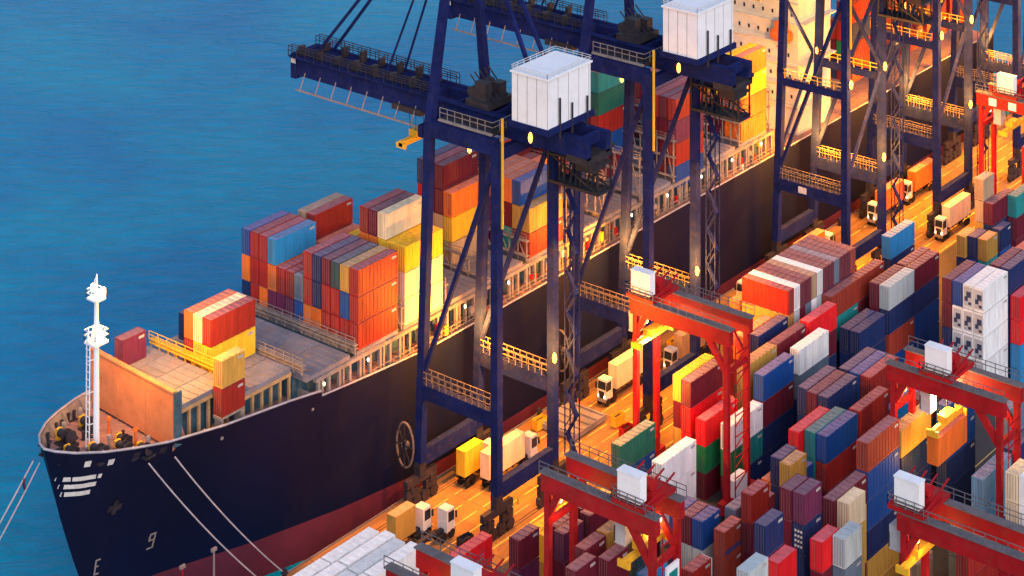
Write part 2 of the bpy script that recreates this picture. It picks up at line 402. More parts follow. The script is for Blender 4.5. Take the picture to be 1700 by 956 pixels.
for x in (291.2, 306.3, 321.6, 335.8, 350.0, 363.8, 378.1, 392.7, 407.4, 421.9, 436.4, 451, 466, 480.6):
    m = MB(); lo_ = 37 if x < 300 else 34 if x < 310 else 32.5; hi = lo_ + .5 + (9.6 if x > 390 else 4.2 if x > 330 else 1.6)
    for j in range(14):
        y = 298.4 + j*2.5
        if x < 300 and not 302 < y < 326: continue
        m.box(x-.12, x+.12, y-.12, y+.12, lo_, hi)
    for z in ([lo_ + 1.2, hi - .2] + ([38.4] if hi > 40 else [])): m.box(x-.5, x+.5, 298 if x > 300 else 302.2, 331.6 if x > 300 else 326, z, z+.22)
    m.rail([(x-.5, 298 if x > 300 else 302.2, hi), (x-.5, 331.6 if x > 300 else 326, hi)], 1.6, 2.5)
    for j in range(2 if x < 300 else 0, 10 if x < 300 else 13, 2): m.beam((x, 298.4+j*2.5, lo_), (x, 300.9+j*2.5, hi), .16)
    m.build('lashing_bridge', M['bridge'] if x > 300 else M['yellow'], ship)
for k in range(60):
    xx = random.uniform(340, 480); MB().cbox((0,0,0) if 0 else (xx, random.uniform(297.6, 300.6), random.uniform(26.2, 31)), (random.uniform(.3,1.4), random.uniform(.3,.8), random.uniform(.6,2.6))).build('deck_fitting', random.choice([M['silver'],M['bridge'],M['yellow'],M['dark'],M['red']]), ship)
# deck lamps
dl = []
for x in (303, 312, 325, 341, 356, 371, 388, 404, 418, 433, 448, 462, 476):
    dl.append((x, 297.9, 30.4))
for p in dl: MB().ball(p, .22, .4).build('deck_lamp', M['lampw'], ship)
# accommodation block
acc = MB().box(497, 514, 299.5, 327, 26, 98).build('accommodation', M['cream'], ship)
wm = MB().cbox((0,0,0), (.12, .55, 1.0)).mesh('window', M['glass'])
for z in (36, 41.5, 47, 52.5, 58, 63.5, 69):
    for y in range(302, 326, 3):
        o = bpy.data.objects.new('window', wm); o.location = (496.97, y + (z*7 % 2) - .5, z); link(o, acc)
fl = MB()
for z in (33.5, 39, 44.5, 50, 55.5, 61): fl.box(496.2, 497, 299.3, 327.2, z, z+.3)
fl.rail([(496.2,299.4,33.8),(496.2,327,33.8)], 2, 2.5)
fl.box(497.5, 514, 297.6, 299.5, 33.5, 33.9).box(497.5, 514, 297.6, 299.5, 44.5, 44.9).box(497.5, 514, 297.6, 299.5, 55.5, 55.9)
fl.build('balcony', M['cream'], acc)
lb = MB().tube([(494.4,299.8,53.6),(494.4,300.4,53.2),(494.4,303,52.8),(494.4,305.6,53.2),(494.4,306.4,53.8)], [.3,1.5,2.0,1.6,.4], 8).box(493.4,495.4,301.6,304.8,54,56.4)
lb.build('lifeboat', M['orangep'], acc)
MB().beam((495,302.4,49.5),(495,304.8,49.5), .5).beam((495.5,302.4,49.6),(495.2,302.4,57), .4).beam((495.2,302.4,57),(492.5,303.2,57), .4).build('davit', M['orangep'], acc)
# mooring lines
def rope(a, b, sag, label, r=.14):
    a = Vector(a); b = Vector(b)
    pts = [a.lerp(b, t/14) - Vector((0,0,sag*4*(t/14)*(1-t/14))) for t in range(15)]
    return MB().tube(pts, r, 5).build('mooring_line', M['rope'], label=label, cat='rope', group='mooring lines of the ship')
rope((268,300.6,31.6), (291,293.2,1.4), 1.2, 'pale mooring line from the forward bow fairlead down to the quay')
rope((273,299.0,31.3), (296,293.2,1.4), 1.2, 'pale mooring line from the second bow fairlead down to the quay')
rope((256.3,317.5,31.0), (237,330,-6), 1.5, 'pale bow line hanging off the stem into the sea, nearest the hull')
rope((256.0,319,31.0), (233,330,-6), 1.5, 'pale bow line hanging off the stem into the sea, farthest from the hull')
MB().tube([(254.2,319.6,27.2),(254.4,319.5,27.2)], [1.0,1.0], 12).build('rat_guard', M['boot'], label='round dark red rat guard on the bow line off the stem', cat='rat guard')
# ------------------------------------------------------------------ ship-to-shore cranes
YA, YB = 290.8, 270.5
def sts(X0, label, far=False):
    c = empty('quay_crane', (X0, 280.6, 0), label=label, cat='crane', group='blue quay cranes over the ship')
    def P(x, y, z): return (x, y - 280.6, z)
    def B(): return MB()
    n = M['navy']; w = 1.75
    hx = 9.2
    for sx in (-1, 1):
        B().beam(P(sx*hx, YA, 8.6), P(sx*hx, 288.2, 79), w, w).build('leg', n, c)
        B().beam(P(sx*hx, YB, 8.6), P(sx*hx, YB, 79), w, w).build('leg', n, c)
        pb = B().beam(P(sx*hx, YA-.8, 23.6), P(sx*hx, YB+.8, 23.6), 1.5, 3.0)
        pb.build('portal_beam', n, c)
        r = B().rail([P(sx*hx-.8, YA-.6, 25.1), P(sx*hx-.8, YB+.6, 25.1)], 2.6, 1.6, .09)
        r.rail([P(sx*hx+.8, YA-.6, 25.1), P(sx*hx+.8, YB+.6, 25.1)], 2.6, 1.6, .09); r.build('guard_rail', M['railp'], c)
        B().beam(P(sx*hx, 288.4, 78), P(sx*hx, YB, 78), 1.6, 3.2).build('top_beam', n, c)
        B().beam(P(sx*hx, YB, 76), P(sx*hx, 290.2, 26), .85).build('brace', n, c)
        B().beam(P(sx*hx, 288.2, 79), P(sx*1.0, 286.6, 131), 1.7, 1.7, 1.3).build('mast_leg', n, c)
    for y in (YA, YB):
        sb = B().beam(P(-hx-.8, y, 9.3), P(hx+.8, y, 9.3), 1.5, 3.2)
        sb.build('sill_beam', n, c)
        for sx in (-1, 1):
            k = B(); cx = sx*hx
            k.box(cx-4.6, cx+4.6, y-280.6-.55, y-280.6+.55, 4.6, 6.2)
            k.box(cx-1, cx+1, y-280.6-.8, y-280.6+.8, 6, 8.6)
            for e in (-3, 3):
                k.box(cx+e-1.7, cx+e+1.7, y-280.6-.5, y-280.6+.5, 2.4, 4.2); k.box(cx+e-.5, cx+e+.5, y-280.6-.7, y-280.6+.7, 3.6, 5)
            k.build('bogie', M['dark'], c)
            for e in (-4, -1.4, 1.4, 4): B().tube([P(cx+e, y-.45, 1.25), P(cx+e, y+.45, 1.25)], 1.25, 10).build('wheel', M['dark'], c)
        B().beam(P(-hx, y, 76.5), P(hx, y, 76.5), 1.4, 2.4).build('tie_beam', n, c)
    # twin box boom with walkway, rails, tip
    g1 = B()
    for sx in (-1, 1): g1.box(sx*3.2-.7, sx*3.2+.7, 252-280.6, 332.4-280.6, 78.0, 82.0)
    for y in (331, 326, 318, 310, 302, 294, 286, 276, 266, 254): g1.box(-3.2, 3.2, y-280.6-.6, y-280.6, 80, 82.2)
    g1.box(-4.2, 4.2, 331.4-280.6, 333-280.6, 77.2, 82.6)
    for sx in (-1, 1): g1.box(sx*4.4-.5, sx*4.4+.5, 262-280.6, 333-280.6, 82.0, 82.3)
    g1.build('boom', n, c)
    r = B()
    for sx in (-4.9, -3.8, 3.8, 4.9): r.rail([P(sx, 292, 82.3), P(sx, 333, 82.3)], 2.2, 2.5, .09)
    for k in range(14):
        y = 296 + k*2.7; r.cbox(P((-1)**k*2.6, y, 83.2), (1.6, .8, 1.6+(k % 3)*.5))
    r.build('boom_walkway', M['dark'], c)
    f = B()
    for sx in (-5.6,): f.beam(P(sx, 290, 75.6), P(sx, 330, 75.6), .3)
    for k in range(9): f.beam(P(-5.6, 292+k*4.6, 75.6), P(-3.9, 292+k*4.6, 79), .16)
    f.build('cable_tray', M['bridge'], c)
    s = B()
    for (y, sx) in ((327, -3.2), (327, 3.2), (306, -3.2), (306, 3.2)):
        s.beam(P(sx, y, 82.6), P(sx*.3, 287, 129), .55 if y > 320 else .36)
    s.build('boom_stay', n, c)
    b = B()
    for sx in (-3.2, 3.2): b.beam(P(sx, 262, 82.6), P(sx*.3, 286, 129), .7)
    b.build('backstay', n, c)
    # hinge machinery and cab platform between the masts
    h = B().box(-8.6, 8.6, 272-280.6, 286-280.6, 79.6, 80.2).box(-4, 4.2, 277-280.6, 283-280.6, 82.2, 83.6).box(-3.5, -1.5, 278-280.6, 281-280.6, 83.6, 87.4).box(1, 3.2, 278-280.6, 280-280.6, 83.6, 86.4)
    h.tube([P(-3.4, 282, 85), P(-1.4, 282, 85)], 1.1, 10).tube([P(.6, 281.6, 85.4), P(2.8, 281.6, 85.4)], 1.3, 10)
    for k in range(5): h.beam(P(-3+k*1.5, 277.5, 83.6), P(-3+k*1.5, 282.6, 88.5), .22)
    h.build('hoist_gear', M['dark'], c)
    pr = B().rail([P(-8.6, 272, 80.2), P(-8.6, 286, 80.2)], 2.2, 2).rail([P(-8.6, 272, 80.2), P(8.6, 272, 80.2)], 2.2, 2)
    pr.box(-9.2, -8.6, 272-280.6, 286-280.6, 79.8, 80.2); pr.build('platform', M['bridge'], c)
    for k3 in range(4): B().box(-4.28, -4.2, 331.5+k3*.36-280.6, 331.72+k3*.36-280.6, 80.6, 81.6).build('lettering', M['silver'], c)
    if abs(X0-481) < 1:
        B().box(-hx-.82, -hx-.75, 281.4-280.6, 283.8-280.6, 22.8, 24.4).build('badge', M['silver'], c)
    if far:
        for sx in (-1, 1):
            B().beam(P(sx*hx, YA-.6, 50), P(sx*hx, YB+.6, 50), 1.2, 2.0).build('service_beam', n, c)
            B().rail([P(sx*hx-.7, YA-.6, 51), P(sx*hx-.7, YB+.6, 51)], 2.2, 2.2, .09).build('guard_rail', M['yellow'], c)
        for y in (YA, YB):
            B().beam(P(-hx, y, 28), P(hx, y, 52), .7).build('brace', n, c)
            B().beam(P(hx, y, 52), P(-hx, y, 75), .7).build('brace', n, c)
        for (x9, y9) in ((-hx+.4, YB-1.3), (hx-.6, YB-1.3), (hx-.6, YA-1.6)): B().ball(P(x9, y9, 53), .5, 1.2).build('lamp', M['lamp'], c)
    # machinery house
    mh = B().box(-9.6, 4.6, 257.4-280.6, 266.3-280.6, 84.6, 94.2).build('machinery_house', M['white'], c)
    B().box(-9.9, 4.9, 257.1-280.6, 266.6-280.6, 94.2, 94.6).build('house_roof', M['white'], mh)
    B().box(-9.9, 5.2, 256.9-280.6, 267-280.6, 83.4, 84.6).build('house_base', n, mh)
    v = B()
    for q in range(5): v.box(-9.6+q*3.4, -9.52+q*3.4, 257.36-280.6, 257.4-280.6, 84.6, 94.2)
    for q in range(3): v.box(-9.64, -9.6, 260+q*2.4-280.6, 260.08+q*2.4-280.6, 84.6, 94.2)
    v.build('panel_seam', M['conc'], mh)
    v = B().rail([P(-9.7,257.3,94.6), P(4.7,257.3,94.6), P(4.7,266.4,94.6), P(-9.7,266.4,94.6), P(-9.7,257.3,94.6)], 1.0, 2, .05)
    v.build('roof_rail', M['silver'], mh)
    for (x, y) in ((-6, 257), (-2, 257), (3, 257)): B().tube([P(x, y, 82), P(x, y, 90 if x == -6 else 88)], .22, 5).build('flue', M['dark'], c)
    # backreach clutter, festoon and stair tower at the land-side leg
    q = B().box(2, 9.5, 255-280.6, 262-280.6, 76.4, 77.2).box(3, 8, 256-280.6, 260-280.6, 72.4, 76.4).box(-4, 4, 252-280.6, 257-280.6, 77, 78.4)
    
    q.box(8, 12.6, 258-280.6, 271-280.6, 71.6, 72.0).box(8.6, 12.2, 259-280.6, 263-280.6, 72, 76.6).box(9, 11, 265-280.6, 268-280.6, 72, 75)
    for e in (8.1, 12.5):
        for y2 in (258.2, 270.8): q.beam(P(e, y2, 66), P(e, y2, 78), .3)
        q.beam(P(e, 258.2, 66.2), P(e, 270.8, 66.2), .5); q.beam(P(e, 258.2, 66.2), P(e, 270.8, 72), .3)
    q.rail([P(8,258,72), P(12.6,258,72), P(12.6,271,72)], 2.2, 2)
    q.box(8, 12.6, 258-280.6, 271-280.6, 65.8, 66.1); q.rail([P(8,258,66), P(12.6,258,66), P(12.6,271,66)], 2.2, 2)
    for k2 in range(8): q.beam(P(9, 259+k2*1.4, 66), P(9+(k2%3), 259+k2*1.4, 71.6), .35)
    q.build('backreach_gear', M['dark'], c)
    t = B()
    for e in ((0,0),(1.8,0),(1.8,-2.4),(0,-2.4)): t.beam(P(hx+1.6+e[0], 268.6+e[1], 9), P(hx+1.6+e[0], 268.6+e[1], 76), .2)
    for k2 in range(16):
        z = 9 + k2*4.2; a = 268.6 if k2 % 2 else 266.2; b2 = 266.2 if k2 % 2 else 268.6
        t.beam(P(hx+2.5, a, z), P(hx+2.5, b2, z+4.2), 1.2, .25)
        t.beam(P(hx+1.6, a, z+1.6), P(hx+1.6, b2, z+5.8), .14)
    t.build('stair_tower', n, c)
    B().tube([P(-hx+.2, YB-1.3, 62), P(-hx+.2, YB-1.3, 84)], .3, 6).build('cable_pipe', M['yellow'], c)
    # trolley, operator cab, head block
    ty = 299
    tr = B().box(-4.4, 4.4, ty-4-280.6, ty+4-280.6, 77.2, 78.5)
    for e in (-2.4, 2.4):
        for f2 in (-1, 1): tr.beam(P(e, ty+f2, 77.2), P(e*.8, ty+f2*.6, 72.4 if not far else 70), .09)
    tr.build('trolley', M['dark'], c)
    cb = B().box(-1.6, 1.6, 289.6-280.6, 292.4-280.6, 72.6, 77.2).build('operator_cab', M['bridge'], c)
    B().box(-1.7, 1.7, 292.2-280.6, 292.5-280.6, 73, 76).build('cab_window', M['glass'], cb)
    zs = 70.5 if not far else 68
    sp = B().box(-6.1, 6.1, ty-.5-280.6, ty+.5-280.6, zs, zs+1.2).box(-6.1, -5.6, ty-1.25-280.6, ty+1.25-280.6, zs-.3, zs+.8).box(5.6, 6.1, ty-1.25-280.6, ty+1.25-280.6, zs-.3, zs+.8).box(-2.2, 2.2, ty-1.1-280.6, ty+1.1-280.6, zs+1.0, zs+2.4)
    sp.build('spreader', M['yellow'], c)
    # cable reel on the sea side and lamps
    if not far:
        rl = B().tube([P(-hx-2.0, YA+2.4+2.3*math.cos(a*math.pi/12), 12+4.6*math.sin(a*math.pi/12)) for a in range(25)], .24, 5)
        rl.tube([P(-hx-2.3, YA+2.4, 12), P(-hx-1.5, YA+2.4, 12)], .9, 12)
        rl.build('cable_reel', M['railp'], c)
        k = B()
        for a in range(8): k.beam(P(-hx-2.3, YA+2.4, 12), P(-hx-2.3, YA+2.4+2.2*math.cos(a*math.pi/4), 12+4.5*math.sin(a*math.pi/4)), .25)
        k.build('reel_spoke', M['dark'], c)
    lamps = [(hx+.2, YA-1.6, 29.2), (hx-1.0, YB-1.2, 29.8), (-hx+.5, 278, 76.0), (-4, 266, 79.5)]
    for (x, y, z) in lamps:
        B().ball(P(x, y, z), .48, 1.15).build('lamp', M['lamp'], c)
    return c
def light(name, loc, power, col=(1, .40, .055), r=.6, spot=None, aim=None, parent=None):
    l = bpy.data.lights.new(name, 'SPOT' if spot else 'POINT'); l.energy = power; l.color = col; l.shadow_soft_size = r
    if spot: l.spot_size = R(spot); l.spot_blend = .6
    o = bpy.data.objects.new(name, l); S.collection.objects.link(o); o.location = loc
    if spot:
        dd = Vector(aim or (loc[0], loc[1], 0)) - Vector(loc); o.rotation_euler = dd.to_track_quat('-Z', 'Y').to_euler()
    return o
CR = [(342.3, 'nearest navy quay crane with its boom low over the front of the ship'),
      (395.0, 'second navy quay crane with a white machinery house before the green-topped block'),
      (481.0, 'third quay crane standing before the cream wheelhouse'),
      (529.5, 'fourth quay crane with lamps just right of the red boxes aft'),
      (578.0, 'fifth quay crane near the top right corner'),
      (627.0, 'farthest quay crane at the top right edge of the view')]
LP = 7000.0
SUNK = 1.0
for i, (x, lab) in enumerate(CR):
    sts(x, lab, i > 1)
    light('sodium_light', (x+5.4, 285.6, 31.6), LP*5.5, (1, .33, .025))
    light('sodium_light', (x+5.0, 266.0, 31.6), LP*4.2, (1, .33, .025))
    light('flood_light', (x-8.4, 274.5, 74.4), LP*30, (1, .31, .02), spot=64, aim=(x-9, 281, 0))
    light('flood_light', (x+4, 262.0, 64.0), LP*17, (1, .31, .02), spot=60, aim=(x+9, 277, 0))
    if i < 2: light('ship_flood', (x+14, 286, 72.0), LP*3.2, (1, .40, .045), spot=80, aim=(x+18, 302, 30))
    if i > 1: light('sodium_light', (x-5, 264.5, 54), LP*3, (1, .35, .03))  # extra light added high up to gild the far crane steel
    if i > 1: light('beam_fill_light', (x+1, 262, 52), LP*2.6, (1, .40, .05))  # fill added to brighten the far beams, has no fixture
    if i == 2: light('wheelhouse_light', (478, 290, 60), LP*1.8, (1, .50, .12))
light('mast_light', (267.6, 312.6, 52.4), LP*2.6, (1, .40, .05))
light('mast_light', (267.4, 312.4, 60.9), LP*2.0, (1, .45, .08))
light('deck_flood', (283, 305, 52), LP*2.4, (1, .44, .05))
# ------------------------------------------------------------------ rubber-tyred gantries
def rtg(X, YLb, label, tro, hang=None, lowleg=0):
    g = empty('yard_gantry', (X, YLb-12, 0), label=label, cat='gantry crane', group='red yard gantry cranes over the stacks')
    yl, yr = 11.2, -11.2; wx = 7.4; r = M['red']
    for x in (0, wx):
        MB().box(x-.75, x+.75, yr-1.1, yl+1.1, 36.5, 39.6).build('girder', r, g)
        MB().box(x-.95, x+.95, yr-1.4, yl+1.4, 39.6, 39.85).build('walkway', M['grey'], g)
        for y in (yl, yr):
            MB().beam((x, y, 4.6), (x, y, 36.8), 1.08, 1.08).build('leg', r, g)
            s = 1 if y > 0 else -1
            MB().beam((x, y-s*.2, 32.6 if s > 0 else 31), (x, y-s*(2.6 if s > 0 else 4.6), 36.8), .8, 1.3).build('haunch', r, g)
        rl = MB().rail([(x-.95*(1 if x == 0 else -1), yr-1.3, 39.85), (x-.95*(1 if x == 0 else -1), yl+1.3, 39.85)], 1.9, 2)
        rl.build('guard_rail', M['grey'], g)
    for y in (yl, yr):
        MB().box(-2.4, wx+2.4, y-.7, y+.7, 3.0, 5.2).build('sill_beam', r, g)
        MB().box(.7, wx-.7, y-.35, y+.35, 30.4, 31.6).build('tie_beam', r, g)
        for x in (-1.6, 1.4, wx-1.4, wx+1.6):
            MB().tube([(x, y-.5, 1.5), (x, y+.5, 1.5)], 1.5, 12).build('wheel', M['rubber'], g)
        MB().box(1.2, wx-1.2, y-1.0, y+1.0, 5.2, 8.6).build('engine_house', M['white'] if y < 0 else r, g)
    # end ladder and electrical house on the land-side leg
    la = MB()
    for k in range(15):
        z = 5 + k*2.1; la.beam((1.4, yr-1.2, z), (wx-1.4, yr-1.2, z+2.1) if k % 2 else (wx-1.4, yr-1.2, z), .18, .18)
    for e in (1.3, wx-1.3): la.beam((e, yr-1.2, 5), (e, yr-1.2, 36), .16)
    la.build('ladder', r, g)
    if X > 500:
        for y in (7.6, 2.0): MB().box(-.82, -.75, y-1.1, y+1.1, 37, 39).build('number_plate', M['white'], g)
    if 290 < X < 310:
        cbn = MB().box(1.9, 5.6, yr-1.7, yr-1.3, 22.5, 30.5).build('cabinet', M['white'], g)
        MB().box(2.5, 5.0, yr-1.76, yr-1.7, 26.0, 29.4).build('cabinet_door', M['tealg'], cbn)
        MB().box(2.5, 5.0, yr-1.76, yr-1.7, 23.2, 25.4).build('cabinet_vent', M['bridge'], cbn)
    # trolley: deck, white house, lattice, cab
    ty = tro
    t = MB().box(-1.2, wx+1.2, ty-3.4, ty+3.4, 40.0, 40.7)
    for e in (-3.2, -1, 1, 3.2): t.beam((-1, ty+e, 40.7), (wx+1, ty+e, 43.2), .25)
    t.box(2, wx-1, ty-3, ty+1, 40.7, 42.2).tube([(3, ty-2.6, 43), (3, ty+.8, 43)], 1.1, 9)
    tr = t.build('trolley', r, g)
    h = MB().box(-.9, 1.1, ty-2.4, ty+2.3, 41.2, 45.6).build('machinery_house', M['white'], tr)
    MB().box(-1.0, 1.2, ty-2.5, ty+2.4, 45.6, 45.85).build('house_roof', M['white'], h)
    MB().rail([(-1.2, ty-3.4, 40.7), (-1.2, ty+3.4, 40.7), (wx+1.2, ty+3.4, 40.7)], 1.8, 1.5).build('guard_rail', M['grey'], tr)
    cb = MB().box(1.2, 3.6, ty+2.2, ty+4.4, 31.6, 35.8).build('operator_cab', M['pale'], tr)
    MB().box(1.1, 3.7, ty+4.3, ty+4.5, 32, 34.6).build('cab_window', M['glass'], cb)
    zt = 30.6 if hang is None else hang
    s = MB().box(-2.3, wx+2.3, ty-.4, ty+.4, zt, zt+1.1).box(-2.4, -1.9, ty-1.25, ty+1.25, zt-.3, zt+.9).box(wx+1.9, wx+2.4, ty-1.25, ty+1.25, zt-.3, zt+.9).box(1.6, wx-1.6, ty-1, ty+1, zt+1, zt+2.2)
    sp = s.build('spreader', M['yellow'], tr)
    rp = MB()
    for x in (2, wx-2):
        for e in (-.8, .8): rp.beam((x, ty+e, zt+2), (x, ty+e*1.6, 40.2), .12)
    rp.build('hoist_rope', M['dark'], sp)
    for (x, y, z) in ((.9, yl-2.0, 35.2), (wx-.9, yr+3, 35.4)):
        MB().ball((x, y, z), .35, .6).build('lamp', M['lampw'], g)
    light('gantry_light', (X+1.6, YLb-12+yl-3.2, 33.4), LP*.10, (1, .45, .08))
    light('gantry_light', (X+wx-1.6, YLb-12+yr+4.6, 33.4), LP*.10, (1, .45, .08))
    light('leg_fill_light', (X+3.2, YLb-12+yl-6.5, 20), LP*.28, (1, .42, .05))  # fill added low inside the gantry to warm its legs, no fixture
    return g
M['tealg'] = mat('teal_panel', (.01,.22,.20), .4)
M['pale'] = mat('pale_cab', (.42, .44, .46), .5, .2, .4)
RT = [(365.6, 260.2, 'red yard gantry beside the lit apron, closest to the ship', 9.6, None),
      (299.6, 232.4, 'red yard gantry in front, its trolley parked at the right leg', -6.8, None),
      (373.6, 204.3, 'red yard gantry holding a lit orange container', 1.7, 29.6),
      (327.6, 177.2, 'red yard gantry in the lower right corner', 10.4, None),
      (260.6, 234.0, 'red yard gantry cut off at the bottom edge, girder only', -4.0, None),
      (522.6, 259.4, 'distant red yard gantry at the top right with yellow-lit legs', 4.0, None)]
for a in RT: rtg(*a)
light('spreader_light', (377, 195.4, 34.0), LP*1.3, (1, .62, .2))
light('spreader_light', (369.5, 256.5, 29.0), LP*.8, (1, .7, .3))
# ------------------------------------------------------------------ trucks on the apron (heights follow the place)
M['cabw'] = mat('truck_white', (.72, .68, .60), .45, .12, .6)
M['caby'] = mat('truck_cream', (.70, .58, .36), .45, .12, .6)
def truck(x, y, head, L, label, mcab='cabw'):
    """trailer from x to x+L when head=1, tractor ahead of it"""
    t = empty('container_truck', (x, y, 0), 0 if head == 1 else math.pi, label=label, cat='truck', group='trucks on the quay apron')
    c = MB().box(0, L, -.45, .45, 1.9, 2.6)
    for k in range(int(L/2)+1): c.box(k*2, k*2+.3, -1.15, 1.15, 2.1, 2.65)
    c.build('trailer', M['dark'], t)
    MB().box(L-.4, L+4.2, -.5, .5, 1.4, 2.2).build('chassis', M['dark'], t)
    cb = MB()
    cb.raw([(L+1.6,-1.2,1.6),(L+4.2,-1.2,1.6),(L+4.2,1.2,1.6),(L+1.6,1.2,1.6),(L+1.6,-1.2,6.0),(L+3.9,-1.2,6.0),(L+3.9,1.2,6.0),(L+1.6,1.2,6.0)],
           [(0,3,2,1),(4,5,6,7),(0,1,5,4),(1,2,6,5),(2,3,7,6),(3,0,4,7)])
    cab = cb.build('cab', M[mcab], t)
    MB().raw([(L+4.13,-1.05,3.9),(L+4.13,1.05,3.9),(L+3.98,1.05,5.6),(L+3.98,-1.05,5.6)], [(0,1,2,3)]).build('windscreen', M['glass'], cab)
    for s in (-1, 1):
        MB().box(L+2.1, L+3.9, s*1.21-.01, s*1.21+.01, 3.5, 5.5).build('side_window', M['glass'], cab)
        MB().box(L+4.0, L+4.3, s*1.5-.16, s*1.5+.16, 3.9, 5.2).build('mirror', M['dark'], cab)
        MB().ball((L+4.25, s*.85, 2.4), .16, .25).build('headlight', M['lampw'], cab)
    MB().box(L+4.15, L+4.28, -.7, .7, 2.2, 3.5).build('grille', M['dark'], cab)
    MB().box(L+4.0, L+4.4, -1.2, 1.2, 1.2, 1.9).build('bumper', M['bridge'], cab)
    for wxx in (1.4, 2.7, L-.2+1.0, L+3.3):
        for s in (-1, 1):
            MB().tube([(wxx, s*1.2, .95), (wxx, s*.85, .95)], .93, 10).build('wheel', M['rubber'], t)
    return t
TB = []   # loads: x, y near face, z, size, colour, label
def trk(xc, yface, L, head, label, load=None, mcab='cabw'):
    yc = yface + 1.22
    truck(xc if head == 1 else xc + L, yc, head, L, label, mcab)
    if load: TB.append((xc, yface, 2.66, load[0], load[1], 0, 0, 3, load[2]))
trk(344.7, 282.0, 12.3, 1, 'white-cabbed truck carrying a cream container between the first crane legs', (40, 'cr', 'cream container on a truck between the first crane legs'))
trk(342.4, 286.6, 7.0, 1, 'truck under the yellow short container by the first crane', (20, 'ye', 'bright yellow short container on a truck by the first crane'))
trk(315.0, 281.4, 6.6, 1, 'white-cabbed truck with an ochre box at the bottom of the apron', (20, 'oc', 'ochre short container on a truck beside the white roofs'))
trk(314.6, 277.4, 9.6, 1, 'white-cabbed truck with an empty trailer at the bottom of the apron')
trk(392.7, 284.0, 12.3, -1, 'white-cabbed truck carrying a cream box toward us under the second crane', (40, 'cr', 'cream container on a truck under the second crane'))
trk(413.6, 280.4, 12.3, -1, 'truck carrying a pale tan box behind the quayside yard gantry', (40, 'tn', 'tan container on a truck behind the quayside yard gantry'))
trk(454.0, 286.4, 12.3, -1, 'white-cabbed truck waiting left of the crosswise block', None)
trk(517.0, 285.0, 12.3, -1, 'truck with a lamp-lit orange container past the third crane', (40, 'og', 'lamp-lit orange container on a truck past the third crane'))
trk(535.4, 285.0, 12.3, -1, 'truck with an orange container behind the fourth crane leg', (40, 'og', 'orange container on a truck behind the fourth crane leg'))
trk(519.5, 266.2, 12.3, -1, 'white-cabbed truck with a cream box right of the fourth crane', (40, 'cr', 'cream container on a truck right of the fourth crane'))
trk(474.0, 284.8, 12.3, 1, 'truck with an orange container between the third crane legs', (40, 'og', 'orange container on a truck between the third crane legs'))
# ------------------------------------------------------------------ loose gear on the apron
def bin_(x, y, m, lab):
    o = empty('lashing_bin', (x, y, 0), random.uniform(-.2, .2), lab, 'bin', 'lashing bins on the quay apron')
    MB().box(-1.6, 1.6, -.8, .8, .3, .5).box(-1.6, 1.6, -.8, -.72, .5, 2.6).box(-1.6, 1.6, .72, .8, .5, 2.6).box(-1.6, -1.52, -.8, .8, .5, 2.6).box(1.52, 1.6, -.8, .8, .5, 2.6).build('tray', M[m], o)
    k = MB()
    for q in range(7): k.beam((-1.4, -.6+q*.2, 1.2+q*.1), (1.4, -.5+q*.17, 1.9), .16)
    k.build('rod_bundle', M['dark'], o)
for x, y, m, lab in ((372, 290, 'yellow', 'yellow lashing bin behind the first crane on the quay'), (381, 273, 'red', 'red lashing bin on the apron between the first two cranes'), (384, 277.5, 'yellow', 'yellow lashing bin beside the red one between the cranes'), (326, 272.8, 'dark', 'dark lashing bin at the foot of the first crane'), (421, 288, 'yellow', 'yellow lashing bin behind the second crane on the quay'), (432, 276, 'dark', 'dark lashing bin left of the crosswise block'), (505, 274, 'red', 'red lashing bin past the third crane'), (308, 286.6, 'dark', 'dark lashing bin by the ochre box truck')): bin_(x, y, m, lab)
def cone(x, y, lab):
    o = MB().box(x-.3, x+.3, y-.3, y+.3, 0, .1).tube([(x, y, .1), (x, y, 1.4)], [.24, .05], 8).build('traffic_cone', M['orangep'], label=lab, cat='cone', group='traffic cones along the apron')
for i, (x, y) in enumerate(((340.5, 275), (343, 275), (345.5, 275), (362, 290), (366, 290), (386, 290), (410, 276), (414, 276))):
    cone(x, y, 'orange cone on the apron under the first crane' if x < 350 else 'orange cone along the quay edge behind the first crane' if x < 400 else 'orange cone on the apron behind the second crane')
m = MB().box(-6, 6, -5, 5, .4, 1.6)
for i in range(5): m.box(-5.6+i*2.6, -5.1+i*2.6, -4.8, 4.8, 1.6, 1.9)
for sx in (-5, 5):
    for sy in (-4, 4): m.box(sx-.4, sx+.4, sy-.4, sy+.4, 0, .4)
o = m.build('hatch_lid', M['hatch'], label='grey steel hatch lid laid on the quay behind the first crane', cat='hatch lid'); o.location = (378, 285.5, 0)
# ------------------------------------------------------------------ quay lamp posts near the bottom left
for x, y, lab in ((269, 292.6, 'thin red post on the quay edge before the bow'), (276.5, 292.2, 'thin grey post on the quay edge left of the white roofs')):
    t = MB().tube([(x, y, 0), (x, y, 15)], [.3, .16], 6).build('quay_post', M['red'] if x < 272 else M['bridge'], label=lab, cat='post')
    MB().box(x-.6, x+.6, y-.2, y+.2, 14.6, 15.2).build('post_head', M['bridge'], t)
